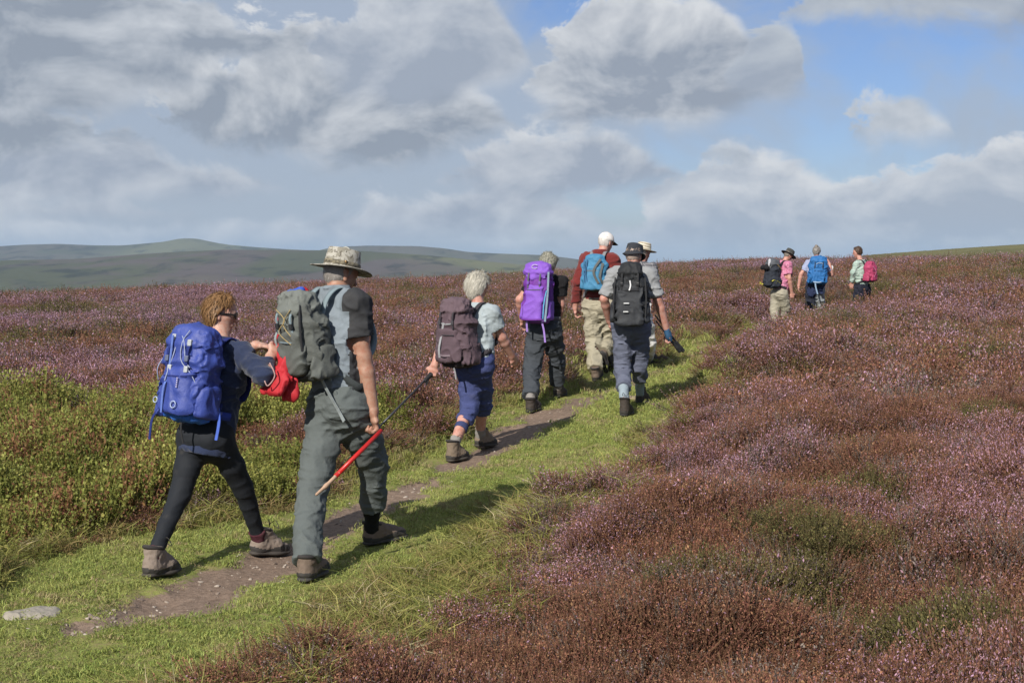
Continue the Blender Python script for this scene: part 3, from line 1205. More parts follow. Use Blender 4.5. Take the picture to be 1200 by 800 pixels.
# ------------------------------------------------------------------ bands, cords, turned shapes
def curve_pts(pts, n=6):
    P = [np.asarray(p, float) for p in pts]
    if len(P) < 3:
        return [P[0] + (P[-1] - P[0]) * i / n for i in range(n + 1)]
    out = []
    for i in range(len(P) - 1):
        p0, p1, p2, p3 = P[max(i - 1, 0)], P[i], P[i + 1], P[min(i + 2, len(P) - 1)]
        for k in range(n):
            t = k / n
            out.append(.5 * (2 * p1 + (p2 - p0) * t + (2 * p0 - 5 * p1 + 4 * p2 - p3) * t * t + (3 * p1 - p0 - 3 * p2 + p3) * t ** 3))
    out.append(P[-1])
    return out


class Bits:
    """collects bands, cords and blocks into one mesh"""
    def __init__(self):
        self.v, self.f = [], []

    def band(self, pts, width, thick, side, n=6):
        P = curve_pts(pts, n)
        m = len(P)
        sides = [np.asarray(s, float) for s in side] if np.ndim(side) == 2 else None
        s0 = len(self.v)
        for i, p in enumerate(P):
            t = unit(P[min(i + 1, m - 1)] - P[max(i - 1, 0)])
            if sides is not None:
                u = i / (m - 1) * (len(sides) - 1)
                a = min(int(u), len(sides) - 2)
                s = sides[a] * (1 - u + a) + sides[a + 1] * (u - a)
            else:
                s = np.asarray(side, float)
            s = unit(s - t * (s @ t))
            nn = np.cross(t, s)
            for q, w in ((-1, -1), (1, -1), (1, 1), (-1, 1)):
                self.v.append(p + s * q * width / 2 + nn * w * thick / 2)
        for i in range(m - 1):
            for k in range(4):
                a, b = s0 + 4 * i + k, s0 + 4 * i + (k + 1) % 4
                self.f.append((a, b, b + 4, a + 4))
        self.f.append((s0 + 3, s0 + 2, s0 + 1, s0))
        e = s0 + 4 * (m - 1)
        self.f.append((e, e + 1, e + 2, e + 3))
        return self

    def cord(self, pts, r0, r1=None, n=6, sides=8):
        r1 = r0 if r1 is None else r1
        P = curve_pts(pts, n) if n > 1 else [np.asarray(p, float) for p in pts]
        m = len(P)
        s0 = len(self.v)
        ref = None
        for i, p in enumerate(P):
            t = unit(P[min(i + 1, m - 1)] - P[max(i - 1, 0)])
            if ref is None:
                ref = V(0, 0, 1) if abs(t[2]) < .9 else V(1, 0, 0)
            s = unit(ref - t * (ref @ t))
            ref = s
            b = np.cross(t, s)
            r = r0 + (r1 - r0) * i / (m - 1)
            for k in range(sides):
                a = 2 * math.pi * k / sides
                self.v.append(p + (s * math.cos(a) + b * math.sin(a)) * r)
        for i in range(m - 1):
            for k in range(sides):
                a, b = s0 + sides * i + k, s0 + sides * i + (k + 1) % sides
                self.f.append((a, b, b + sides, a + sides))
        self.f.append(tuple(s0 + k for k in range(sides))[::-1])
        e = s0 + sides * (m - 1)
        self.f.append(tuple(e + k for k in range(sides)))
        return self

    def block(self, c, a, b, d, bev=.25):
        """a small block with chamfered corners; a, b, d are half-extent vectors"""
        s0 = len(self.v)
        q = 1 - bev
        prof = [(-1, -q), (-q, -1), (q, -1), (1, -q), (1, q), (q, 1), (-q, 1), (-1, q)]
        for z, k in ((-1, q), (-q, 1), (q, 1), (1, q)):
            for x, y in prof:
                self.v.append(c + a * x * k + b * y * k + d * z)
        for i in range(3):
            for k in range(8):
                u, w = s0 + 8 * i + k, s0 + 8 * i + (k + 1) % 8
                self.f.append((u, w, w + 8, u + 8))
        self.f.append(tuple(s0 + k for k in range(8))[::-1])
        self.f.append(tuple(s0 + 24 + k for k in range(8)))
        return self

    def turned(self, c, r, f, u, rings, n=36, warp=None):
        """rings of (half width along r, half width along f, height along u); closed at both ends"""
        s0 = len(self.v)
        for (a, b, z) in rings:
            for k in range(n):
                t = 2 * math.pi * k / n
                zz = z + (warp(t, a, z) if warp else 0)
                self.v.append(c + r * math.cos(t) * a + f * math.sin(t) * b + u * zz)
        for i in range(len(rings) - 1):
            for k in range(n):
                a, b = s0 + n * i + k, s0 + n * i + (k + 1) % n
                self.f.append((a, b, b + n, a + n))
        self.f.append(tuple(s0 + k for k in range(n))[::-1])
        e = s0 + n * (len(rings) - 1)
        self.f.append(tuple(e + k for k in range(n)))
        return self

    def build(self, name, mat, parent, origin, smooth=False):
        me = mesh_obj(name, np.array(self.v) - np.asarray(origin), self.f, [mat], parent, smooth)
        import bmesh
        bm = bmesh.new()
        bm.from_mesh(me.data)
        bmesh.ops.recalc_face_normals(bm, faces=bm.faces)
        bm.to_mesh(me.data)
        bm.free()
        if smooth:
            me.data.polygons.foreach_set('use_smooth', np.ones(len(me.data.polygons), bool))
        return me


# ------------------------------------------------------------------ materials of clothes, skin and gear
_M = {}


def cloth(name, col, rough=.9, var=.22, bump=.35, sheen=.0, fine=60.0, spec=.2):
    key = (name, tuple(col))
    if key in _M:
        return _M[key]
    m, q, out = new_mat(name)
    b = q.new('ShaderNodeBsdfPrincipled')
    b.inputs['Roughness'].default_value = rough
    b.inputs['Specular IOR Level'].default_value = spec
    b.inputs['Sheen Weight'].default_value = sheen
    P = q.new('ShaderNodeTexCoord').outputs['Object']
    n1 = q.noise(P, 6.5, 5, .6)
    n2 = q.noise(P, fine, 4, .65, .8)
    n3 = q.noise(P, 420, 2, .5)
    v = q.m('ADD', q.m('MULTIPLY', q.m('SUBTRACT', n1, .5), var * 2), 1.0)
    v = q.m('MULTIPLY', v, q.m('ADD', q.m('MULTIPLY', q.m('SUBTRACT', n2, .5), var), 1.0))
    v = q.m('MULTIPLY', v, q.m('ADD', q.m('MULTIPLY', q.m('SUBTRACT', n3, .5), .35), 1.0))
    hs = q.new('ShaderNodeHueSaturation')
    hs.inputs['Color'].default_value = tuple(col) + (1,)
    q.l.new(v, hs.inputs['Value'])
    c = q.mix(q.step(q.noise(P, 11, 4, .6), .58, .82, 0, .12), hs.outputs[0], (.24, .21, .17))
    q.l.new(c, b.inputs['Base Color'])
    bp = q.new('ShaderNodeBump')
    bp.inputs['Strength'].default_value = bump
    bp.inputs['Distance'].default_value = .012
    hgt = q.m('ADD', q.m('MULTIPLY', n2, .5), q.m('ADD', q.m('MULTIPLY', n3, .12), q.m('MULTIPLY', q.noise(P, 22, 3, .55, 1.2), .45)))
    q.l.new(hgt, bp.inputs['Height'])
    q.l.new(bp.outputs[0], b.inputs['Normal'])
    q.l.new(b.outputs[0], out.inputs[0])
    _M[key] = m
    return m


def skin(col):
    key = ('skin', tuple(col))
    if key in _M:
        return _M[key]
    m, q, out = new_mat('skin')
    b = q.new('ShaderNodeBsdfPrincipled')
    b.inputs['Roughness'].default_value = .52
    b.inputs['Specular IOR Level'].default_value = .35
    b.inputs['Subsurface Weight'].default_value = .12
    b.inputs['Subsurface Scale'].default_value = .01
    b.inputs['Subsurface Radius'].default_value = (1, .35, .2)
    P = q.new('ShaderNodeTexCoord').outputs['Object']
    n = q.noise(P, 28, 5, .6)
    c = q.mix(q.step(n, .35, .7), tuple(col), tuple(x * y for x, y in zip(col, (.86, .66, .6))))
    c = q.mix(q.step(q.noise(P, 130, 3, .6), .55, .8, 0, .35), c, tuple(x * .6 for x in col))
    q.l.new(c, b.inputs['Base Color'])
    bp = q.new('ShaderNodeBump')
    bp.inputs['Strength'].default_value = .25
    bp.inputs['Distance'].default_value = .004
    q.l.new(q.noise(P, 90, 4, .6), bp.inputs['Height'])
    q.l.new(bp.outputs[0], b.inputs['Normal'])
    q.l.new(b.outputs[0], out.inputs[0])
    _M[key] = m
    return m


def plain(name, col, rough=.6, metal=0.0, spec=.4):
    key = (name, tuple(col))
    if key in _M:
        return _M[key]
    m, q, out = new_mat(name)
    b = q.new('ShaderNodeBsdfPrincipled')
    b.inputs['Roughness'].default_value = rough
    b.inputs['Metallic'].default_value = metal
    b.inputs['Specular IOR Level'].default_value = spec
    P = q.new('ShaderNodeTexCoord').outputs['Object']
    n = q.noise(P, 35, 5, .65)
    q.l.new(q.mix(q.step(n, .4, .75), tuple(col), tuple(c * .68 + .012 for c in col)), b.inputs['Base Color'])
    q.l.new(q.m('ADD', q.m('MULTIPLY', n, .3), rough - .15), b.inputs['Roughness'])
    q.l.new(b.outputs[0], out.inputs[0])
    _M[key] = m
    return m


def hair_mat(a, b_):
    m, q, out = new_mat('hair')
    b = q.new('ShaderNodeBsdfPrincipled')
    b.inputs['Roughness'].default_value = .5
    b.inputs['Specular IOR Level'].default_value = .35
    geo = q.new('ShaderNodeNewGeometry')
    P = q.new('ShaderNodeTexCoord').outputs['Object']
    t = q.m('ADD', q.m('MULTIPLY', geo.outputs['Random Per Island'], .7), q.m('MULTIPLY', q.noise(P, 90, 3, .6), .5), clamp=True)
    q.l.new(q.mix(t, tuple(a), tuple(b_)), b.inputs['Base Color'])
    q.l.new(b.outputs[0], out.inputs[0])
    return m


def patch_cloth(name, cols, scale, kind='blotch'):
    """printed cloth: blotches or bands of several colours"""
    m, q, out = new_mat(name)
    b = q.new('ShaderNodeBsdfPrincipled')
    b.inputs['Roughness'].default_value = .9
    b.inputs['Specular IOR Level'].default_value = .2
    P = q.new('ShaderNodeTexCoord').outputs['Object']
    if kind == 'blotch':
        n = q.noise(P, scale, 3, .5, .6)
        n2 = q.noise(P, scale * 1.7, 2, .5, .4)
        c = q.mix(q.step(n, .50, .54), cols[0], cols[1])
        c = q.mix(q.step(n2, .58, .62), c, cols[2])
    elif kind == 'band':
        sp = q.new('ShaderNodeSeparateXYZ')
        q.l.new(P, sp.inputs[0])
        s = q.m('SINE', q.m('MULTIPLY', q.m('ADD', sp.outputs[2], q.m('MULTIPLY', sp.outputs[0], .25)), scale))
        c = q.mix(q.step(s, .1, .35), cols[0], cols[1])
        c = q.mix(q.step(q.noise(P, 30, 3), .55, .7), c, cols[2])
    else:
        sp = q.new('ShaderNodeSeparateXYZ')
        q.l.new(P, sp.inputs[0])
        s1 = q.step(q.m('SINE', q.m('MULTIPLY', sp.outputs[2], scale)), .3, .6)
        s2 = q.step(q.m('SINE', q.m('MULTIPLY', q.m('ADD', sp.outputs[0], sp.outputs[1]), scale)), .3, .6)
        c = q.mix(q.m('MULTIPLY', q.m('ADD', s1, s2), .5), cols[0], cols[1])
    q.l.new(c, b.inputs['Base Color'])
    bp = q.new('ShaderNodeBump')
    bp.inputs['Strength'].default_value = .35
    bp.inputs['Distance'].default_value = .01
    q.l.new(q.noise(P, 40, 4, .6, .8), bp.inputs['Height'])
    q.l.new(bp.outputs[0], b.inputs['Normal'])
    q.l.new(b.outputs[0], out.inputs[0])
    return m


def J(px, py, depth):
    """a body joint seen at a photo point, at a depth in metres in front of the camera"""
    r = ray(px, py)
    r = r / r[1]
    return V(r[0] * depth, depth, EYE + r[2] * depth)


def floor_at(x, y):
    return float(ground_z(np.array([x]), np.array([y]))[0])


def foot_hit(px, py):
    r = ray(px, py)
    r = r / r[1]
    ys = np.linspace(6, 40, 4000)
    z = EYE + r[2] * ys
    g = ground_z(r[0] * ys, ys)
    k = np.argmax(z < g)
    return V(r[0] * ys[k], ys[k], g[k])


# ------------------------------------------------------------------ a walking person
def hand_ops(S, W, d, n, s, curl=(.35, .4, .45, .5), sc=1.0, thumb=.5):
    """palm, four fingers and a thumb: W wrist, d towards the fingers, n out of the palm, s towards the thumb"""
    d, s = unit(d), unit(s - unit(d) * (np.asarray(s) @ unit(d)))
    n = unit(n - d * (n @ d) - s * (n @ s))
    S.tube([W - d * .01 * sc, W + d * .045 * sc, W + d * .088 * sc], [.028 * sc, .040 * sc, .040 * sc], [.02 * sc, .016 * sc, .013 * sc], lat=s, k=.02, cap=.012 * sc)
    for i, (off, ln) in enumerate(((.030, .072), (.010, .080), (-.011, .074), (-.031, .058))):
        p = W + d * .086 * sc + s * off * sc
        dd = unit(d + s * off * 1.2)
        pts = [p - d * .02 * sc, p]
        ang = 0.0
        for q, fr in enumerate((.45, .32, .25)):
            ang += curl[i] * (1.0 if q == 0 else 1.15)
            v = dd * math.cos(ang) + n * math.sin(ang)
            pts.append(pts[-1] + v * ln * fr * sc)
        S.tube(pts, [.0095 * sc, .0095 * sc, .009 * sc, .0085 * sc, .007 * sc], k=.003)
    p = W + d * .022 * sc + s * .028 * sc
    v1 = unit(d * .55 + s * .75 + n * .35)
    v2 = unit(d * .85 + s * .25 * (1 - thumb) + n * (.3 + thumb))
    v3 = unit(d * .8 - s * .2 * thumb + n * (.35 + thumb))
    S.tube([p, p + v1 * .035 * sc, p + v1 * .035 * sc + v2 * .03 * sc, p + v1 * .035 * sc + v2 * .03 * sc + v3 * .024 * sc], [.015 * sc, .0125 * sc, .0105 * sc, .0085 * sc], k=.012)


def head_frame(yaw, pitch, roll=0.0):
    y, p = rad(yaw), rad(pitch)
    f = V(math.sin(y) * math.cos(p), math.cos(y) * math.cos(p), math.sin(p))
    r = V(math.cos(y), -math.sin(y), 0)
    u = np.cross(r, f)
    if roll:
        c, s = math.cos(rad(roll)), math.sin(rad(roll))
        r, u = r * c - u * s, u * c + r * s
    return r, f, u


def person(sp):
    """one hiker: a single skin body, with clothes, boots and hair as parts; returns the frame gear hangs on"""
    s = sp.get('s', 1.0)
    hb, hc = sp.get('res', (.008, .011))
    Y0 = sp['Y']

    def jt(key):
        a = sp[key]
        return J(a[0], a[1], Y0 + (a[2] if len(a) > 2 else 0))
    yaw = rad(sp['yaw'])
    f = V(math.sin(yaw), math.cos(yaw), 0)
    r = V(math.cos(yaw), -math.sin(yaw), 0)
    P, N = jt('pelvis'), jt('neck')
    u = unit(N - P)
    ff = unit(f - u * (f @ u))
    H = jt('head')
    hr, hf, hu = head_frame(sp.get('hyaw', sp['yaw']), sp.get('hpitch', -8), sp.get('hroll', 0))
    sw = sp.get('shw', .175) * s
    sh = {-1: N - u * .055 * s - r * sw, 1: N - u * .055 * s + r * sw}
    el = {-1: jt('el_l'), 1: jt('el_r')}
    wr = {-1: jt('wr_l'), 1: jt('wr_r')}
    hp = {q: P + r * q * .088 * s - u * .02 for q in (-1, 1)}
    kn = {-1: jt('kn_l'), 1: jt('kn_r')}
    feet = {}
    for q, key in ((-1, 'ft_l'), (1, 'ft_r')):
        a = sp[key]
        if a[0] == 'air':                      # heel off the ground: heel point, toe point
            he, to = J(*a[1]), J(*a[2])
            fd = unit(to - he)
            up = unit(unit(kn[q] - he) - fd * (unit(kn[q] - he) @ fd))
            feet[q] = (he, fd, up)
        else:
            if a[0] == 'at':
                x, y = a[1] * a[2] / F, a[2]
                c = V((a[1] - 600) / F * a[2], a[2], 0)
                c[2] = floor_at(c[0], c[1])
                ty = rad(a[3])
            else:
                c = foot_hit(a[0], a[1])
                ty = rad(a[2])
            d2 = V(math.sin(ty), math.cos(ty), 0)
            bl = sp.get('bl', .27)
            h0, t0 = c - d2 * bl * .42, c + d2 * bl * .5
            h0[2] = floor_at(h0[0], h0[1]) + .012
            t0[2] = floor_at(t0[0], t0[1]) + .012
            fd = unit(t0 - h0)
            up = unit(V(0, 0, 1) - fd * fd[2])
            feet[q] = (h0, fd, up)
    an = {q: feet[q][0] + feet[q][1] * .045 * s + feet[q][2] * .095 for q in (-1, 1)}
    if sp.get('debug', True):
        for q in (-1, 1):
            print('LIMB', sp['label'][:22], q, 'arm %.2f %.2f leg %.2f %.2f' % tuple(np.linalg.norm(a - b) for a, b in ((sh[q], el[q]), (el[q], wr[q]), (hp[q], kn[q]), (kn[q], an[q]))), 'torso %.2f' % np.linalg.norm(N - P))
    base = (feet[-1][0] + feet[1][0]) / 2
    base[2] = floor_at(base[0], base[1])
    g = sp.get('girth', 1.0) * s
    # body: one continuous skin surface
    B = Solid(hb)
    B.tube([P - u * .02, P + u * .15 * s, P + u * .36 * s, N - u * .07 * s], [.135 * g, .12 * g, .145 * g, .10 * g], [.085 * g, .085 * g, .095 * g, .06 * g], lat=r, k=.03)
    B.tube([sh[-1], sh[1]], .042 * g, k=.03)
    B.tube([N - u * .04, H - hu * .05 * s - hf * .012], [.060 * s, .053 * s], k=.02)
    hs = sp.get('hs', s)
    B.tube([H + hu * .018 * hs - hf * .018 * hs, H + hu * .012 * hs + hf * .018 * hs], [.073 * hs, .068 * hs], [.094 * hs, .088 * hs], lat=hr, k=.02, cap=.078 * hs)
    B.tube([H - hu * .03 * hs + hf * .025 * hs, H - hu * .088 * hs + hf * .055 * hs], [.056 * hs, .030 * hs], [.050 * hs, .026 * hs], lat=hr, k=.03)
    B.tube([H + hu * .004 * hs + hf * .085 * hs, H - hu * .034 * hs + hf * .103 * hs], [.008 * hs, .013 * hs], k=.012)
    B.tube([H + hu * .022 * hs + hf * .080 * hs - hr * .03 * hs, H + hu * .022 * hs + hf * .080 * hs + hr * .03 * hs], .012 * hs, k=.014)
    for q in (-1, 1):
        e0 = H + hr * q * .074 * hs - hf * .008 * hs
        B.tube([e0 - hu * .028 * hs, e0 + hu * .022 * hs - hf * .004], [.008 * hs, .009 * hs], [.012 * hs, .018 * hs], lat=hr, k=.008)
        B.tube([H - hu * .06 * hs + hf * .083 * hs, H - hu * .062 * hs + hf * .078 * hs + hr * q * .02 * hs], .008 * hs, k=.008)
        ag = g * sp.get('armg', 1.06)
        B.tube([sh[q], el[q], wr[q]], [.048 * ag, .040 * ag, .028 * ag], k=.03)
        mid = el[q] + (wr[q] - el[q]) * .28
        B.tube([el[q], mid, wr[q]], [.039 * ag, .044 * ag, .028 * ag], k=.01)
        hd = sp.get('hand_' + ('l' if q < 0 else 'r'), {})
        d = unit(np.asarray(hd['d'], float)) if 'd' in hd else unit(wr[q] - el[q])
        sd = np.asarray(hd.get('s', ff), float)
        nn = np.asarray(hd.get('n', -r * q), float)
        hand_ops(B, wr[q], d, nn, sd, hd.get('curl', (.35, .4, .45, .5)), sp.get('hand', 1.08) * s, hd.get('thumb', .4))
        lg = sp.get('calf', .8) * g
        B.tube([hp[q], kn[q], an[q] - feet[q][2] * .02], [.066 * g, .050 * lg, .038 * lg], k=.02)
        cm = kn[q] + (an[q] - kn[q]) * .3 - ff * .015
        B.tube([kn[q], cm, an[q]], [.048 * lg, .056 * lg, .038 * lg], k=.01)
        B.tube([an[q] - feet[q][2] * .05, feet[q][0] + feet[q][1] * .20 * s + feet[q][2] * .035], [.03, .024], k=.01)
    body = B.build('person', skin(sp['skin']), None, base)
    body.location = base
    tag(body, sp['label'], 'person', 'hikers walking up the moorland path')

    # eyes
    for q in (-1, 1):
        c = H + hu * .004 * hs + hf * .077 * hs + hr * q * .031 * hs
        e = Bits().turned(c, hr, hu, hf, [(.001, .001, -.013), (.009, .009, -.008), (.0125, .0125, 0), (.009, .009, .009), (.0045, .0045, .0118), (.0005, .0005, .0122)], 12)
        e.build('eye', plain('eye', (.10, .08, .07), .25), body, base, True)

    # top
    t = sp['top']
    loose = t.get('loose', 1.0)
    T = Solid(hc)
    hem = t.get('hem', -.02)
    low = P + u * hem - u * .05
    T.tube([low, P + u * .12 * s, P + u * .36 * s, N - u * .065 * s], [.175 * g * loose, .158 * g * loose, .185 * g, .12 * g], [.135 * g * loose, .122 * g * loose, .135 * g, .085 * g], lat=r, k=.03, p=2.2)
    T.tube([sh[-1] - u * .008, N - u * .03, sh[1] - u * .008], [.062 * g, .070 * g, .062 * g], k=.05)
    T.tube([N - u * .04, N + u * t.get('collar', .02)], [.075 * s, .068 * s], k=.03)
    ends = {}
    for q in (-1, 1):
        sl = t.get('sleeve', .55)
        if isinstance(sl, tuple):
            sl = sl[0 if q < 0 else 1]
        ra = t.get('arm', .064) * g
        if sl <= 1:
            e = sh[q] + (el[q] - sh[q]) * sl
            T.tube([sh[q], e], [ra, ra * .95], k=.045)
            ax_ = unit(el[q] - sh[q])
        else:
            e = el[q] + (wr[q] - el[q]) * (sl - 1)
            T.tube([sh[q], el[q], e], [ra, ra * .88, ra * .68], k=.045)
            ax_ = unit(wr[q] - el[q])
        ends[q] = (e, ax_)
    T.fold(t.get('fold', .007), t.get('ff', (10, 10, 15)), sp.get('seed', 1))
    T.fold(t.get('fold', .007) * .55, (17, 17, 34), sp.get('seed', 1) + 3)
    T.cut(P + u * hem, -u)
    T.cut(N + u * (t.get('collar', .02) + .012), u, .14)
    for q in (-1, 1):
        T.cut(ends[q][0], ends[q][1], .11)
    top = T.build(t.get('name', 'shirt'), t['mat'], body, base, t.get('faces')(dict(P=P, N=N, r=r, u=u, f=ff, sh=sh)) if t.get('faces') else None)

    # trousers
    t = sp['legs']
    K = Solid(hc)
    ra, rk, rh = [x * g for x in t.get('rad', (.108, .084, .078))]
    K.tube([P + u * .10, P - u * .03], [.168 * g, .172 * g], [.125 * g, .132 * g], lat=r, k=.03)
    K.tube([P - r * .07 * g - ff * .055 * g - u * .03, P + r * .07 * g - ff * .055 * g - u * .03], .088 * g, k=.05)
    for q in (-1, 1):
        hm = t.get('hem', .93)
        if isinstance(hm, tuple):
            hm = hm[0 if q < 0 else 1]
        e = kn[q] + (an[q] - kn[q]) * hm
        K.tube([hp[q] - ff * .01, hp[q] + (kn[q] - hp[q]) * .55, kn[q], e], [ra, (ra + rk) * .5, rk, rh], k=.045)
    K.fold(t.get('fold', .009), t.get('ff', (7, 7, 15)), sp.get('seed', 1) + 11)
    K.fold(t.get('fold', .009) * .55, (13, 13, 38), sp.get('seed', 1) + 17)
    K.cut(P + u * .085, u)
    for q in (-1, 1):
        hm = t.get('hem', .93)
        if isinstance(hm, tuple):
            hm = hm[0 if q < 0 else 1]
        e = kn[q] + (an[q] - kn[q]) * hm
        K.cut(e, unit(unit(an[q] - kn[q]) + ff * .12), .165)
    fm = None
    if t.get('faces'):
        fm = t['faces'](dict(P=P, N=N, r=r, u=u, f=ff, kn=kn, an=an, hp=hp))
    K.build(t.get('name', 'trousers'), t['mat'], body, base, fm)

    # socks and boots
    bt = sp['boots']
    for q in (-1, 1):
        he, fd, up = feet[q]
        sd = np.cross(fd, up)
        bl = sp.get('bl', .27)
        if sp.get('sock'):
            A = kn[q] + (an[q] - kn[q]) * sp['sock'][1]
            SK = Solid(hc)
            SK.tube([A, A + (an[q] - A) * .6, an[q] - up * .03], [.055 * g, .047 * g, .040 * g], k=.01)
            SK.fold(.005, (12, 12, 40), 5)
            SK.cut(A, unit(A - an[q]), .09)
            SK.build('sock', sp['sock'][0], body, base)
        top_h = bt.get('h', .165)
        FEET.append((he[:2], (he + fd * bl)[:2]))
        A = he + fd * .055 + up * top_h
        BT = Solid(hc * .8)
        BT.tube([he + fd * .045 + up * .045, he + fd * bl * .62 + up * .045, he + fd * (bl - .045) + up * .033], [.044, .051, .044], [.054, .048, .040], lat=sd, k=.02, cap=.048)
        BT.tube([he + fd * .05 + up * .05, he + fd * .06 + up * (top_h + .03)], [.043, .047], [.050, .052], lat=sd, k=.03)
        BT.tube([he + fd * .06 + up * (top_h - .02), he + fd * .15 + up * .07], [.042, .038], k=.03)
        BT.fold(.0035, (30, 30, 45), 9 + q)
        BT.cut(A, unit(up + fd * .15), .2)
        BT.cut(he + up * .014, -up)
        z0 = he + up * (.038 + .012)
        boot = BT.build('boot', [bt['mat'], plain('rubber_rand', bt.get('rand', (.045, .04, .036)), .8)], body, base, lambda c: (((c - z0) @ up + .012 * np.sin((c - he) @ fd * 22)) < 0).astype(np.int32))
        CR = Bits()
        CR.cord([A - up * .012 + (fd * .050 + fd * .008) * math.cos(t) + sd * .046 * math.sin(t) + up * (-.012 * math.cos(t)) for t in np.linspace(0, 2 * math.pi, 15)], .011, n=2, sides=8)
        CR.build('collar', plain('boot_collar', bt.get('collar', (.035, .03, .028)), .9), boot, base, True)
        SO = Solid(hc * .7)
        SO.tube([he + fd * .035 + up * .010, he + fd * bl * .62 + up * .010, he + fd * (bl - .035) + up * .013], [.045, .053, .046], [.016, .016, .014], lat=sd, k=.01, cap=.048, p=2.4)
        SO.build('sole', plain('rubber_sole', bt.get('sole', (.03, .028, .026)), .8), boot, base)
        L = Bits()
        for k in range(4):
            c = he + fd * (.165 - .026 * k) + up * (.088 + .018 * k)
            L.cord([c - sd * .026 - up * .012, c + up * .006, c + sd * .026 - up * .012 + fd * .004], .0028, n=4, sides=5)
        kx = he + fd * .105 + up * (top_h + .01)
        for z in (-1, 1):
            L.cord([kx, kx + sd * .035 * z + up * .03 + fd * .02, kx + sd * .05 * z - up * .015 + fd * .04, kx + sd * .02 * z + fd * .02], .0026, n=4, sides=5)
        L.build('laces', plain('laces', (.05, .045, .04), .9), boot, base, True)

    fr = dict(P=P, N=N, r=r, u=u, f=ff, sh=sh, el=el, wr=wr, H=H, hr=hr, hf=hf, hu=hu, hs=hs, base=base, body=body, g=g, s=s, kn=kn, hp=hp, an=an, hc=hc)
    return fr


def hair(fr, mat, thick=.022, front=.02, low=-.03, lump=.014, locks=420, length=.05, curl=.5, seed=3, back=0.0):
    H, r, f, u, s = fr['H'], fr['hr'], fr['hf'], fr['hu'], fr['hs']
    S = Solid(.006 if fr['hc'] < .01 else .009)
    A = .073 * s + thick
    S.tube([H + u * .022 * s - f * .02 * s, H + u * .02 * s + f * .015 * s], [A, A * .95], [.094 * s + thick, .090 * s + thick], lat=r, k=.02, cap=.078 * s + thick)
    if back:
        S.tube([H - f * .055 * s, H - u * back - f * .05 * s], [.066 * s, .052 * s], k=.03)
    S.fold(lump, (34, 34, 30), seed, False)
    S.fold(lump * .5, (80, 80, 60), seed + 2, False)
    S.cut(H + f * front * s, unit(f * 1.0 - u * .62))
    S.cut(H + u * low * s, unit(-u + f * .55))
    v, fc = S.mesh()
    rng = np.random.default_rng(seed)
    nv = len(v)
    vs, fs = [tuple(x) for x in v], [tuple(x) for x in fc]
    c0 = H + u * .01 * s
    crown = H + u * .12 * s - f * .03 * s
    for _ in range(int(locks * 2.6)):
        p = v[rng.integers(nv)]
        n = unit(p - c0)
        if (p - H) @ f > front * s - .012 and (p - H) @ u < .075 * s:
            continue
        t = (p - crown) - f * .05
        t = unit(t - n * (t @ n) + rng.normal(0, curl * .035, 3))
        L = length * rng.uniform(.5, 1.3) * s
        w = unit(np.cross(n, t)) * rng.uniform(.0011, .0027) * s
        p0 = p - n * .008
        p1 = p0 + t * L * .5 + n * rng.uniform(.007, .008 + .008 * min(curl, 1.2))
        p2 = p0 + t * L + n * rng.uniform(-.006, .004 + .008 * curl) + rng.normal(0, .008 * curl, 3) - u * .006
        i = len(vs)
        vs += [tuple(p0 - w), tuple(p0 + w), tuple(p1 - w), tuple(p1 + w), tuple(p2)]
        fs += [(i, i + 1, i + 3, i + 2), (i + 2, i + 3, i + 4)]
    return mesh_obj('hair', np.array(vs) - fr['base'], fs, [mat], fr['body'])


def sun_hat(fr, mat, brim=.075, crown=.105, tilt=0.0, curl=.02, dent=.02, band=None, droop=.012, lift=.045, name='sun_hat'):
    H, r, f, u, s = fr['H'], fr['hr'], fr['hf'], fr['hu'], fr['hs']
    c = H + u * lift * s
    a, b = .086 * s, .104 * s

    def warp(t, w, z):
        o = max(0.0, w - a) / max(brim, 1e-3)
        return o * (abs(math.cos(t)) ** 2 * curl - droop * (1 - abs(math.cos(t)) ** 2)) - (dent * math.cos(t) ** 2 * 0 + dent * max(0, 1 - (w / (a * .8)) ** 2)) * (z > crown * .7)
    rings = [(.004, .005, crown), (a * .45, b * .45, crown + .004), (a * .72, b * .72, crown + .002), (a * .90, b * .90, crown - .008), (a * .97, b * .97, crown * .55), (a * 1.02, b * 1.02, .012),
             (a * 1.08, b * 1.07, .0), (a + brim * .5, b + brim * .5, -.006), (a + brim * .97, b + brim * .97, -.012), (a + brim, b + brim, -.014), (a + brim * .97, b + brim * .97, -.017), (a + brim * .5, b + brim * .5, -.011), (a * 1.0, b * 1.0, -.004), (a * .9, b * .9, .02)]
    m = Bits().turned(c, r, f, u, rings, 44, warp)
    o = m.build(name, mat, fr['body'], fr['base'], True)
    if band is not None:
        Bits().turned(c, r, f, u, [(a * 1.0, b * 1.0, .008), (a * 1.05, b * 1.045, .010), (a * 1.035, b * 1.03, .034), (a * .98, b * .98, .036)], 44).build('hat_band', band, o, fr['base'], True)
    return o


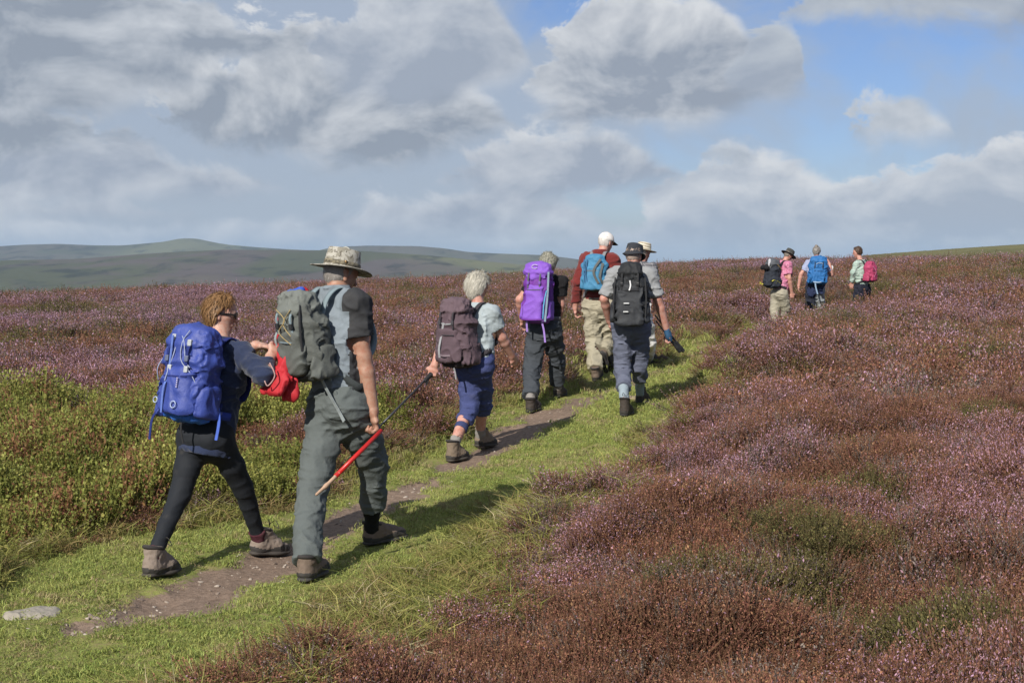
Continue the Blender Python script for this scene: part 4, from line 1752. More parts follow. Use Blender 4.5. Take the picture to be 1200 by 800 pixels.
def cap(fr, mat, peak_mat, lift=.03):
    H, r, f, u, s = fr['H'], fr['hr'], fr['hf'], fr['hu'], fr['hs']
    c = H + u * lift * s
    a, b = .088 * s, .106 * s
    rings = [(.003, .003, .094 * s), (a * .35, b * .35, .09 * s), (a * .68, b * .68, .073 * s), (a * .9, b * .9, .045 * s), (a * 1.0, b * 1.0, .012 * s), (a * 1.01, b * 1.01, -.012), (a * .96, b * .96, -.014), (a * .9, b * .9, .01)]
    o = Bits().turned(c, r, f, u, rings, 36).build('cap', mat, fr['body'], fr['base'], True)
    S = Solid(.007)
    S.tube([c + f * .075 * s - u * .004, c + f * .165 * s - u * .02], [.075 * s, .055 * s], [.006, .006], lat=r, k=.01, cap=.02)
    S.build('peak', peak_mat, o, fr['base'])
    Bits().block(c + u * .096 * s, r * .007, f * .007, u * .004).build('button', mat, o, fr['base'])
    return o


# ------------------------------------------------------------------ rucksacks
def rucksack(fr, label, W=.30, D=.22, H=.52, up=.10, mats=None, lid=True, lid_mat=None, pocket=True, pocket_mat=None, side=True, taper=.86, p=3.2, fold=.008, base_mat=None, straps=None, belt=None,
             lean=0.0, back=.125, seed=5, shift=0.0, buckle=None, pocket_h=.5, group='rucksacks worn by the hikers', belt_in=1.0):
    r, u, f, g = fr['r'], fr['u'], fr['f'], fr['g']
    base = fr['base']
    b = -f
    if lean:
        c, s_ = math.cos(rad(lean)), math.sin(rad(lean))
        u2 = u * c + b * s_
        b = b * c - u * s_
        u = u2
    O = fr['N'] - fr['u'] * (.02 - up + H * .5) + b * (back * g + D * .5) + r * shift
    root = bpy.data.objects.new('backpack', None)
    root.empty_display_size = .1
    org = O - u * H * .5
    root.location = org
    COL.objects.link(root)
    tag(root, label, 'backpack', group)
    hc = fr['hc']
    strap_m = straps or plain('black_webbing', (.02, .02, .022), .85)
    S = Solid(hc * .9)
    hw, hd = W / 2, D / 2
    S.tube([O - u * (H * .5 - .05), O - u * H * .18, O + u * H * .2, O + u * (H * .5 - .05)], [hw * .86, hw, hw * .98, hw * taper], [hd * .74, hd, hd * .95, hd * .8], lat=r, k=.02, p=p, cap=.05)
    S.fold(fold, (9, 9, 13), seed)
    S.fold(fold * .55, (24, 24, 26), seed + 1)
    m0 = mats
    fm = None
    if base_mat is not None:
        zb = O - u * H * .30

        def fm(c):
            return ((c - zb) @ u < 0).astype(np.int32)
        m0 = [mats, base_mat]
    S.build('pack_body', m0, root, org, fm)
    if lid:
        S = Solid(hc * .9)
        t = O + u * (H * .5 - .03)
        S.tube([t - u * .02 + b * .006, t + u * .045 + b * .002], [hw * taper * 1.08, hw * taper * .95], [hd * .95, hd * .75], lat=r, k=.02, p=2.8, cap=.035)
        S.tube([t + b * hd * .55 - u * .035, t + b * hd * .3 + u * .02], [hw * taper * .85, hw * taper * .8], [.04, .05], lat=r, k=.04)
        S.fold(fold * .8, (11, 11, 16), seed + 7)
        S.fold(fold * .5, (28, 28, 28), seed + 8)
        S.build('lid', lid_mat or mats, root, org)
    if pocket:
        S = Solid(hc * .9)
        c = O + b * hd * .92 - u * H * .14
        hh = H * pocket_h * .5
        S.tube([c - u * (hh - .03), c + u * (hh - .03) - b * .008], [hw * .72, hw * .62], [.042, .034], lat=r, k=.02, p=2.8, cap=.04)
        S.fold(fold * .8, (12, 12, 15), seed + 21)
        pk = S.build('front_pocket', pocket_mat or mats, root, org)
        L = Bits()
        z = c + u * (hh - .045) + b * .036
        L.band([z - r * hw * .52 - b * .012, z, z + r * hw * .52 - b * .012], .008, .004, u, 5)
        L.build('zip', strap_m, pk, org)
    if side:
        for q in (-1, 1):
            S = Solid(hc * .9)
            c = O + r * q * hw * .95 - u * H * .24
            S.tube([c - u * H * .15, c + u * H * .10], [.032, .024], [hd * .72, hd * .62], lat=r, k=.02, p=2.6, cap=.03)
            S.fold(fold * .7, (14, 14, 14), seed + 31 + q)
            S.build('side_pocket', pocket_mat or mats, root, org)
    # harness
    N, P, uu, ff = fr['N'], fr['P'], fr['u'], fr['f']
    for q in (-1, 1):
        A = O + u * (H * .28) - b * hd * .9 + r * q * .06
        sm = N + r * q * .085 * g + uu * .030
        pts = [A, N - uu * .02 - ff * .115 * g + r * q * .075 * g, sm - ff * .03, N - uu * .055 * g + ff * .085 * g + r * q * .10 * g, N - uu * .20 * g + ff * .148 * g + r * q * .125 * g,
               N - uu * .33 * g + ff * .10 * g + r * q * .146 * g, N - uu * .40 * g - ff * .06 * g + r * q * .142 * g, O - u * H * .34 - b * hd * .85 + r * q * hw * .8]
        L = Bits().band(pts, .042, .009, [r, r, r, r, r, f * .6 + u * .4, u, u], 6)
        L.build('shoulder_strap', strap_m, root, org, True)
    if belt is not False:
        pts = []
        for k in range(9):
            a = math.pi * (k / 8.0)
            pts.append(P + uu * .10 + r * math.cos(a) * .184 * g * belt_in + ff * (math.sin(a) * .160 * g * belt_in - .03))
        L = Bits().band([O - u * H * .40 - b * hd * .8 + r * hw * .7] + pts + [O - u * H * .40 - b * hd * .8 - r * hw * .7], .045, .012, u, 4)
        L.build('hip_belt', belt or strap_m, root, org, True)
    fr2 = dict(O=O, r=r, b=b, u=u, hw=hw, hd=hd, H=H, org=org, root=root)
    # closing straps with buckles
    for q in ((-1, 1) if lid else ()):
        x = r * q * hw * .45
        L = Bits().band([O + u * (H * .5 - .06) + b * (hd * .98) + x, O + u * H * .30 + b * (hd + .012) + x, O + u * H * .12 + b * (hd + .010) + x], .016, .005, r, 5)
        st = L.build('strap', strap_m, root, org)
        Bits().block(O + u * H * .22 + b * (hd + .016) + x, r * .013, u * .017, b * .006).build('buckle', buckle or plain('black_plastic', (.015, .015, .016), .4), st, org)
    return fr2


def webbing(pk, pts, width=.018, mat=None, name='strap', side=None, n=6):
    """a loose strap on a pack, points given as (right, back, up) from the pack's middle"""
    W = [pk['O'] + pk['r'] * a + pk['b'] * b + pk['u'] * c for a, b, c in pts]
    return Bits().band(W, width, .004, pk['r'] if side is None else side, n).build(name, mat or plain('black_webbing', (.02, .02, .022), .85), pk['root'], pk['org'])


def cordage(pk, runs, rr=.0035, mat=None, name='cord'):
    L = Bits()
    for pts in runs:
        L.cord([pk['O'] + pk['r'] * a + pk['b'] * b + pk['u'] * c for a, b, c in pts], rr, n=5, sides=6)
    return L.build(name, mat, pk['root'], pk['org'], True)


# ------------------------------------------------------------------ the hikers, front of the picture first
TAN = (.40, .235, .165)
PALE = (.50, .315, .245)
PINK = (.52, .29, .23)
BOOT_BROWN = cloth('worn_leather', (.17, .125, .095), .8, .3, .4)
BOOT_DARK = cloth('dark_leather', (.055, .044, .036), .75, .3, .4)
BOOT_TAUPE = cloth('taupe_suede', (.24, .19, .155), .9, .25, .4)
WEB_GREY = plain('grey_webbing', (.27, .30, .30), .85)
WEB_BLACK = plain('black_webbing', (.02, .02, .022), .85)
SILVER = plain('grey_plastic', (.42, .44, .46), .45)


def side_faces(fr):
    """dark sleeves either side of a pale body panel"""
    def g(c):
        x = np.abs((c - fr['N']) @ fr['r'])
        z = (c - fr['sh'][1]) @ fr['u']
        return ((x > .212) | ((x > .165) & (z > -.05) & (z < .2))).astype(np.int32)
    return g


def hiker_blue_pack():
    fr = person(dict(
        label='woman in navy sweater and black leggings with sunglasses, reaching for the red jacket', Y=8.25, yaw=31, s=.93, girth=1.0, res=(.006, .0085), skin=PALE, seed=2,
        pelvis=(243, 507), neck=(262, 403, .07), head=(259, 368, .13), hyaw=82, hpitch=-8, shw=.165,
        el_l=(276, 421, .26), wr_l=(300, 405, .12), el_r=(309, 441, -.18), wr_r=(317, 419, -.03),
        hand_l=dict(d=V(.9, -.25, -.05), n=V(0, .2, -1), s=V(-.3, .9, 0), curl=(.35, .4, .45, .5)),
        hand_r=dict(d=V(.35, .3, .25), n=V(-.6, .7, 0), s=V(.1, .2, 1), curl=(.8, .85, .9, .95)),
        kn_l=(210, 582, -.10), kn_r=(285, 572, .16), ft_l=(187, 676, 28), ft_r=(313, 651, 46), bl=.26,
        top=dict(name='sweater', mat=cloth('navy_knit', (.023, .032, .068), .95, .25, .4, .2), hem=-.125, sleeve=(1.25, 1.75), loose=1.02, fold=.008, collar=.03),
        legs=dict(name='leggings', mat=cloth('black_stretch', (.017, .019, .023), .75, .2, .15), rad=(.094, .062, .044), hem=.90, fold=.003),
        boots=dict(mat=BOOT_TAUPE, sole=(.06, .05, .042), h=.17), calf=.66, sock=(cloth('red_wool', (.07, .02, .028)), .84)))
    b = fr['body']
    hair(fr, hair_mat((.085, .042, .018), (.34, .185, .075)), .021, -.008, -.030, .006, 1300, .05, .36, 4)
    # sunglasses
    H, r, f, u, s = fr['H'], fr['hr'], fr['hf'], fr['hu'], fr['hs']
    L = Bits()
    for q in (-1, 1):
        c = H + f * .098 * s + r * q * .034 * s + u * .004
        L.block(c, r * .029, u * .020, f * .004, .4)
        L.band([H + f * .094 * s + r * q * .064 * s + u * .008, H + f * .03 + r * q * .078 * s + u * .008, H - f * .02 + r * q * .08 * s + u * .004], .010, .004, u, 3)
    L.block(H + f * .102 * s + u * .008, r * .012, u * .004, f * .003)
    L.build('sunglasses', plain('dark_glasses', (.012, .01, .01), .2), b, fr['base'])
    bl = cloth('royal_blue_nylon', (.036, .060, .27), .52, .25, .45, 0, 50, .45)
    bl2 = cloth('bright_blue_nylon', (.03, .13, .50), .62, .2, .45, 0, 50, .35)
    pk = rucksack(fr, 'royal blue rucksack with pale bungee cords on the woman in leggings', .33, .25, .50, .055, bl, True, bl, True, bl, True, .84, 2.8, .009, bl2, cloth('dark_blue_webbing', (.02, .03, .14)), cloth('blue_webbing', (.035, .06, .30)),
                  lean=5, seed=5, buckle=plain('grey_blue_plastic', (.12, .14, .22), .45), back=.11, shift=.015, belt_in=.93)
    hd, hw = pk['hd'], pk['hw']
    L = Bits()
    for z in (.0, .012, .024, .036, .048):
        L.block(pk['O'] + pk['r'] * .045 + pk['b'] * (hd * 1.30) + pk['u'] * (z - .05), pk['r'] * .004, pk['u'] * .0035, pk['b'] * .004)
    L.build('logo', plain('white_print', (.55, .50, .62), .8), pk['root'], pk['org'])
    cordage(pk, [[(-.07, hd * .6, .275), (-.03, hd * 1.06, .15), (-.055, hd * 1.1, .05), (-.05, hd * 1.3, -.02)],
                 [(-.07, hd * .6, .275), (.03, hd * 1.05, .21), (.06, hd * 1.06, .10), (.10, hd * 1.05, .06)],
                 [(.05, hd * .9, .27), (.02, hd * 1.05, .20), (.03, hd * 1.08, .10), (.10, hd * .98, .03), (.13, hd * .8, -.03)],
                 [(-.16, hd * .6, .12), (-.165, hd * .9, .05), (-.17, hd * .7, -.02)]], .0032, plain('grey_cord', (.32, .36, .50), .8), 'bungee_cord')
    for pts in ([(-.05, hd * 1.12, .24), (-.05, hd * 1.12, .02), (-.05, hd * 1.32, -.06), (-.05, hd * 1.28, -.20)],):
        webbing(pk, pts, .014, plain('pale_blue_webbing', (.10, .16, .45), .8))
    webbing(pk, [(-.13, hd * .7, -.17), (-.17, hd * .8, -.24), (-.185, hd * .7, -.36)], .016, cloth('dark_blue_webbing', (.02, .03, .14)))
    webbing(pk, [(.17, -hd * .5, -.16), (.20, -hd * .4, -.24), (.205, -hd * .3, -.34)], .020, plain('mid_blue_webbing', (.06, .12, .48), .8))
    webbing(pk, [(.02, hd * .5, -.25), (.02, hd * .45, -.30), (.03, hd * .3, -.37)], .012, WEB_BLACK)
    for a, c, e in ((-.05, .055, 0), (.075, .05, .0), (.07, .20, -.01), (-.06, .23, -.02)):
        Bits().block(pk['O'] + pk['r'] * a + pk['b'] * (hd * 1.08 + e) + pk['u'] * c, pk['r'] * .014, pk['u'] * .018, pk['b'] * .007).build('cord_lock', SILVER, pk['root'], pk['org'])
    for a, c, rr in ((.04, -.15, .019), (-.14, -.13, .016)):
        L = Bits()
        ce = pk['O'] + pk['r'] * a + pk['b'] * (hd * 1.34 if a > 0 else hd) + pk['u'] * c
        L.cord([ce + (pk['r'] * math.cos(t) + pk['u'] * math.sin(t)) * rr for t in np.linspace(0, 6.1, 9)], .0032, n=3, sides=6)
        L.build('tool_loop', plain('pale_loop', (.40, .48, .66), .8), pk['root'], pk['org'], True)
    return fr


def hiker_bush_hat():
    fr = person(dict(
        label='man in camouflage bush hat and grey trousers, holding the red handled stick', Y=8.35, yaw=45, s=1.07, girth=1.0, res=(.0055, .0085), skin=TAN, seed=4,
        pelvis=(399, 470), neck=(394, 343, .05), head=(399, 322, .13), hyaw=52, hpitch=-12, shw=.175,
        el_l=(372, 410, .25), wr_l=(396, 438, .38), el_r=(426, 418, -.08), wr_r=(437, 482, -.09),
        hand_r=dict(d=V(.16, .12, -1), n=V(-.75, -.1, -.2), s=V(-.3, .95, .1), curl=(1.0, 1.05, 1.1, 1.15), thumb=.7),
        kn_l=(366, 574, -.18), kn_r=(438, 545, .20), ft_l=(366, 678, 16), ft_r=(448, 636, 50), bl=.30,
        top=dict(name='shirt', mat=[cloth('pale_blue_wicking', (.195, .225, .25), .85, .15, .3), cloth('charcoal_wicking', (.042, .042, .044), .85, .2, .3)], hem=.05, sleeve=.62, fold=.008, faces=side_faces, arm=.072, collar=.03),
        legs=dict(name='trousers', mat=cloth('grey_trekking_cloth', (.105, .118, .114), .85, .16, .5), rad=(.112, .080, .070), hem=(.99, .64), fold=.0085),
        boots=dict(mat=BOOT_BROWN, sole=(.05, .045, .04), h=.14), sock=(cloth('black_wool', (.012, .012, .013)), .3)))
    b, base = fr['body'], fr['base']
    hair(fr, hair_mat((.16, .14, .12), (.36, .33, .30)), .006, .015, -.045, .004, 260, .02, .3, 6)
    camo = patch_cloth('camouflage_canvas', [(.41, .385, .33), (.25, .23, .185), (.14, .125, .10)], 26)
    hat = sun_hat(fr, camo, .082, .118, 0, .012, .035, patch_cloth('camouflage_band', [(.13, .115, .085), (.22, .19, .13), (.05, .045, .035)], 40), .004, .040, 'bush_hat')
    H, r, f, u, s = fr['H'], fr['hr'], fr['hf'], fr['hu'], fr['hs']
    c = H + u * .04 * s
    for q in (-1, 1):
        p = c + r * q * .088 * s - f * .035 + u * .03
        Bits().turned(p, f, u, r * q, [(.003, .003, -.004), (.009, .009, 0), (.009, .009, .004), (.001, .001, .006)], 10).build('badge', plain('brass_badge', (.35, .22, .10), .4, .6), hat, base, True)
    L = Bits()
    L.cord([c + r * .083 * s * math.cos(t) + f * .0 + u * (.05 + .075 * math.sin(t)) for t in np.linspace(.25, math.pi - .25, 9)], .004, n=3, sides=6)
    L.build('piping', plain('pale_piping', (.45, .43, .36), .9), hat, base, True)
    # cargo pocket flap on the seat and thigh pocket
    T = Solid(.008)
    q0 = fr['P'] + fr['u'] * .01 - fr['f'] * .125 + fr['r'] * .085
    T.tube([q0 - fr['u'] * .02, q0 + fr['u'] * .045], [.055, .05], [.012, .012], lat=fr['r'], p=3, cap=.02)
    T.build('pocket_flap', cloth('grey_trekking_cloth', (.105, .118, .114), .85, .16, .5), b, base)
    gm = cloth('olive_grey_nylon', (.098, .104, .094), .75, .25, .55, 0, 50, .3)
    gd = cloth('dark_grey_nylon', (.045, .050, .048), .75, .25, .5, 0, 50, .3)
    pk = rucksack(fr, 'grey green daypack on the man in the bush hat', .29, .23, .47, .02, gm, True, cloth('pale_grey_nylon', (.155, .165, .15), .75, .25, .5), True, gm, True, .74, 2.5, .012, gd, cloth('grey_blue_webbing', (.20, .25, .27), .85), cloth('dark_belt', (.04, .045, .045)),
                  lean=10, seed=13, buckle=WEB_BLACK, pocket_h=.52, back=.12)
    hd = pk['hd']
    webbing(pk, [(.10, hd * .2, -.10), (.115, hd * .1, -.24), (.16, -hd * .2, -.40), (.20, -hd * .2, -.47)], .024, WEB_GREY)
    webbing(pk, [(.12, -hd * .2, -.02), (.125, -hd * .2, -.12), (.125, -hd * .3, -.24)], .022, WEB_GREY)
    webbing(pk, [(-.13, hd * .4, .10), (-.145, hd * .9, .02), (-.15, hd * .6, -.12)], .018, WEB_GREY)
    webbing(pk, [(.10, hd * .6, .22), (.115, hd * .9, .10), (.11, hd * 1.0, -.04)], .016, WEB_BLACK)
    cordage(pk, [[(-.06, hd * 1.05, .2), (.02, hd * 1.15, .14), (-.04, hd * 1.25, .07), (.05, hd * 1.2, .0)], [(.07, hd * 1.0, .2), (.0, hd * 1.15, .12), (.06, hd * 1.2, .05)]], .003, plain('ochre_cord', (.36, .27, .12), .8), 'bungee_cord')
    # red jacket stuffed behind the pack
    red = cloth('red_shell_fabric', (.44, .022, .03), .65, .2, .5, 0, 40, .3)
    S = Solid(.008)
    A = [J(357, 342, 8.27), J(350, 346, 8.30), J(341, 358, 8.31), J(330, 378, 8.32), J(328, 404, 8.28), J(334, 424, 8.16)]
    S.tube(A, [.018, .022, .024, .026, .026, .034], [.018, .02, .022, .022, .022, .020], lat=V(.75, -.2, .6), k=.03)
    S.tube([J(335, 424, 8.16), J(327, 442, 8.11), J(319, 458, 8.07)], [.030, .056, .062], [.020, .024, .018], lat=V(.85, -.2, .5), k=.03, p=2.8, cap=.02)
    S.tube([J(337, 436, 8.15), J(341, 462, 8.12)], [.036, .036], [.020, .020], lat=V(.95, -.2, .1), k=.03, p=2.6)
    S.fold(.009, (16, 16, 8), 77)
    S.fold(.004, (30, 30, 16), 79)
    o = S.build('jacket', red, None, A[3])
    o.location = A[3]
    tag(o, 'crumpled red jacket tucked behind the grey green daypack and hanging below it', 'jacket')
    L = Bits()
    L.cord([J(316, 425, 8.02), J(322, 440, 8.0), J(314, 452, 8.0), J(310, 446, 8.0)], .004, n=5, sides=6)
    L.build('drawcord', plain('pale_cord', (.45, .28, .26), .8), o, A[3], True)
    S = Solid(.008)
    c = J(347, 344, 8.17)
    S.tube([c - V(.03, 0, .012), c + V(.03, 0, .01)], [.026, .022], [.02, .02], lat=V(0, 0, 1), k=.01)
    S.fold(.008, (22, 22, 22), 31)
    o = S.build('bag', cloth('blue_stuff_sack', (.04, .09, .42)), None, c)
    o.location = c
    tag(o, 'small crumpled blue bag poking out of the top of the grey green daypack', 'bag')
    # stick
    h0, h1, h2 = J(447, 504, 8.22), J(393, 558, 7.98), J(371, 579, 7.90)
    root = bpy.data.objects.new('walking_stick', None)
    root.location = h1
    root.empty_display_size = .1
    COL.objects.link(root)
    tag(root, 'red handled stick with bare wooden end held by the man in bush hat', 'stick')
    Bits().cord([h0, h0 + (h1 - h0) * .5, h1], .0125, .0135, n=1, sides=14).build('handle', plain('red_paint', (.50, .02, .018), .35), root, h1, True)
    S = Solid(.005)
    S.tube([h1 - unit(h2 - h1) * .03, h1 + (h2 - h1) * .5 + V(0, 0, -.004), h2], [.012, .015, .011], [.011, .011, .008], lat=V(.6, 0, .8), k=.01)
    S.build('wooden_end', plain('bare_wood', (.46, .30, .20), .7), root, h1)
    return fr


def pole(label, top, end, grip_c=(.02, .02, .022), shaft=(.05, .05, .055), hand_at=.0):
    root = bpy.data.objects.new('trekking_pole', None)
    root.location = end
    root.empty_display_size = .1
    COL.objects.link(root)
    tag(root, label, 'walking pole', 'trekking poles')
    d = unit(end - top)
    L = np.linalg.norm(end - top)
    S = Solid(.006)
    S.tube([top - d * .02, top + d * .02, top + d * .06, top + d * .13], [.018, .021, .016, .015], k=.01)
    S.fold(.002, (60, 60, 120), 3)
    S.build('grip', plain('pole_grip', grip_c, .8), root, end)
    Bits().cord([top + d * .12, top + d * L * .55], .0095, n=1, sides=10).build('upper_shaft', plain('pole_shaft', shaft, .4, .4), root, end, True)
    Bits().cord([top + d * L * .54, end - d * .05], .0075, n=1, sides=10).build('lower_shaft', plain('pole_shaft_lower', (.07, .07, .075), .35, .5), root, end, True)
    Bits().cord([end - d * .06, end], .006, .003, n=1, sides=8).build('tip', plain('pole_tip', (.25, .25, .26), .3, .8), root, end, True)
    x = unit(np.cross(d, V(0, 0, 1)))
    Bits().turned(end - d * .09, x, unit(np.cross(x, d)), d, [(.01, .01, -.004), (.024, .024, -.002), (.024, .024, .003), (.01, .01, .005)], 16).build('basket', plain('black_plastic', (.015, .015, .016), .4), root, end, True)
    w = Bits()
    w.band([top - d * .01, top + x * .05 + V(0, 0, -.04), top + x * .055 + V(0, 0, -.10), top + d * .03], .016, .003, unit(np.cross(x, d)), 5)
    w.build('wrist_strap', WEB_BLACK, root, end)
    return root


def hiker_grey_hair():
    fr = person(dict(
        label='grey haired woman in pale blue T-shirt and navy cropped trousers, with a walking pole', Y=12.5, yaw=42, s=.92, girth=1.02, res=(.008, .0105), skin=PINK, seed=6,
        pelvis=(557, 424), neck=(562, 359, .05), head=(560, 336, .09), hyaw=52, hpitch=-12, shw=.165,
        el_l=(521, 393, .12), wr_l=(509, 428, .02), el_r=(588, 395, .02), wr_r=(600, 417, .16),
        hand_l=dict(d=V(-.25, -.1, -1), n=V(.2, .9, -.3), s=V(-.9, .2, .1), curl=(1.0, 1.05, 1.1, 1.15), thumb=.7),
        kn_l=(551, 477, .02), kn_r=(566, 474, .24), ft_l=(535, 540, 35), ft_r=(568, 526, 40), bl=.26,
        top=dict(name='shirt', mat=cloth('pale_blue_cotton', (.34, .385, .40), .9, .16, .35), hem=-.01, sleeve=.62, loose=1.05, fold=.009, arm=.07),
        legs=dict(name='cropped_trousers', mat=cloth('navy_cotton', (.055, .068, .17), .9, .2, .5), rad=(.106, .080, .074), hem=(.36, .26), fold=.010),
        boots=dict(mat=cloth('tan_grey_suede', (.19, .145, .105), .9, .3, .4), sole=(.06, .05, .04), h=.18), calf=1.0, sock=(cloth('grey_wool', (.25, .23, .21)), .74)))
    hair(fr, hair_mat((.33, .30, .24), (.70, .66, .56)), .032, .02, -.075, .010, 1500, .055, .40, 8, .07)
    mv = cloth('maroon_grey_nylon', (.098, .066, .078), .8, .25, .5, 0, 45)
    pk = rucksack(fr, 'maroon grey rucksack on the woman with grey hair', .34, .26, .55, .045, mv, True, cloth('plum_grey_nylon', (.12, .082, .095), .8, .25, .5), True, mv, True, .72, 2.5, .012, cloth('dark_plum_nylon', (.04, .032, .034), .8), cloth('charcoal_webbing', (.045, .04, .045)), None, lean=8, seed=25, buckle=plain('dark_buckle', (.06, .055, .06), .45), pocket_h=.5)
    hd = pk['hd']
    webbing(pk, [(-.03, hd * 1.1, .12), (-.05, hd * 1.15, .02), (-.06, hd * 1.34, -.10), (-.06, hd * 1.3, -.18)], .022, plain('pale_webbing', (.30, .30, .31), .8))
    webbing(pk, [(-.13, hd * 1.02, -.15), (.0, hd * 1.42, -.16), (.13, hd * 1.0, -.15)], .016, plain('mauve_grey_webbing', (.20, .15, .17), .8), side=pk['u'])
    webbing(pk, [(-.12, hd * .9, .12), (.0, hd * 1.12, .11), (.12, hd * .9, .12)], .012, plain('pale_webbing', (.30, .30, .31), .8), side=pk['u'])
    webbing(pk, [(.02, hd * .6, -.27), (.03, hd * .55, -.32), (.03, hd * .5, -.37)], .016, plain('pale_webbing', (.30, .30, .31), .8))
    top = fr['wr'][-1] + V(-.025, .005, -.075)
    end = foot_hit(398, 549) + V(0, 0, .01)
    pole('black trekking pole trailing from the hand of the grey haired woman', top, end)
    # knee bandage
    k, a = fr['kn'][-1], fr['an'][-1]
    S = Solid(.009)
    S.tube([k + (a - k) * .42, k + (a - k) * .54], .064 * fr['g'], k=.01)
    S.cut(k + (a - k) * .54, a - k)
    S.cut(k + (a - k) * .42, k - a)
    S.build('knee_support', cloth('navy_elastic', (.04, .05, .12)), fr['body'], fr['base'])


def hiker_purple_pack():
    fr = person(dict(
        label='grey haired hiker in black T-shirt and dark grey trousers under a tall purple pack', Y=15.5, yaw=24, s=.97, girth=1.0, res=(.008, .0105), skin=PINK, seed=8,
        pelvis=(638, 384), neck=(642, 325, .05), head=(643, 310, .10), hyaw=40, hpitch=-14, shw=.17,
        el_l=(609, 351, .12), wr_l=(612, 374, .26), el_r=(657, 357, .0), wr_r=(653, 381, .08),
        hand_r=dict(d=V(-.1, .2, -1), n=V(-1, 0, 0), s=V(-.2, 1, 0), curl=(.8, .85, .9, .95)),
        kn_l=(624, 430, -.05), kn_r=(653, 424, .20), ft_l=(625, 481, 25), ft_r=(656, 465, 22), bl=.27,
        top=dict(name='shirt', mat=cloth('black_cotton', (.014, .013, .014), .9, .2, .3), hem=-.03, sleeve=.6, fold=.008, arm=.07),
        legs=dict(name='trousers', mat=cloth('dark_grey_cloth', (.052, .058, .066), .85, .2, .5), rad=(.108, .086, .076), hem=.82, fold=.013),
        boots=dict(mat=BOOT_DARK, h=.15), sock=(cloth('grey_wool', (.25, .23, .21)), .7)))
    hair(fr, hair_mat((.17, .165, .125), (.44, .42, .34)), .022, .03, -.05, .012, 600, .035, 1.0, 12)
    pu = cloth('purple_nylon', (.21, .085, .46), .65, .2, .5, 0, 45, .3)
    dp = cloth('deep_purple_nylon', (.14, .03, .26), .65, .2, .45, 0, 45, .3)
    pk = rucksack(fr, 'tall purple rucksack with pale purple straps on the hiker in black', .30, .24, .60, .11, dp, True, pu, True, pu, True, .92, 3.0, .008, None, cloth('grey_webbing_cloth', (.10, .10, .11)), None, lean=3, seed=35, pocket_h=.62, buckle=plain('purple_plastic', (.16, .07, .34), .5))
    hd = pk['hd']
    lil = plain('lilac_webbing', (.36, .22, .62), .8)
    webbing(pk, [(-.07, hd * .9, -.27), (-.075, hd * .75, -.33), (-.075, hd * .6, -.39)], .02, lil)
    webbing(pk, [(.09, hd * .8, -.26), (.115, hd * .6, -.36), (.125, hd * .3, -.50)], .02, lil)
    webbing(pk, [(.15, hd * .8, .25), (.155, hd * .9, .0), (.14, hd * .9, -.28)], .022, plain('grey_blue_strip', (.20, .27, .33), .8))
    cordage(pk, [[(.145, hd * .95, .05), (.13, hd * 1.1, -.08), (.12, hd * 1.0, -.26)]], .007, plain('light_blue_tube', (.10, .40, .60), .5), 'drinking_tube')
    L = Bits()
    o = pk['O'] + pk['b'] * (hd * 1.02) + pk['u'] * .305
    L.cord([o + pk['r'] * (.035 * math.cos(t)) + pk['u'] * (.022 * math.sin(t)) for t in np.linspace(.6, 5.6, 8)], .004, n=3, sides=5)
    L.build('logo', plain('white_print', (.55, .50, .62), .8), pk['root'], pk['org'], True)
    L = Bits()
    L.band([pk['O'] + pk['r'] * (-.12) + pk['b'] * hd * 1.2 - pk['u'] * .255, pk['O'] + pk['b'] * hd * 1.36 - pk['u'] * .262, pk['O'] + pk['r'] * .12 + pk['b'] * hd * 1.2 - pk['u'] * .255], .014, .01, pk['u'], 5)
    L.build('trim', dp, pk['root'], pk['org'])


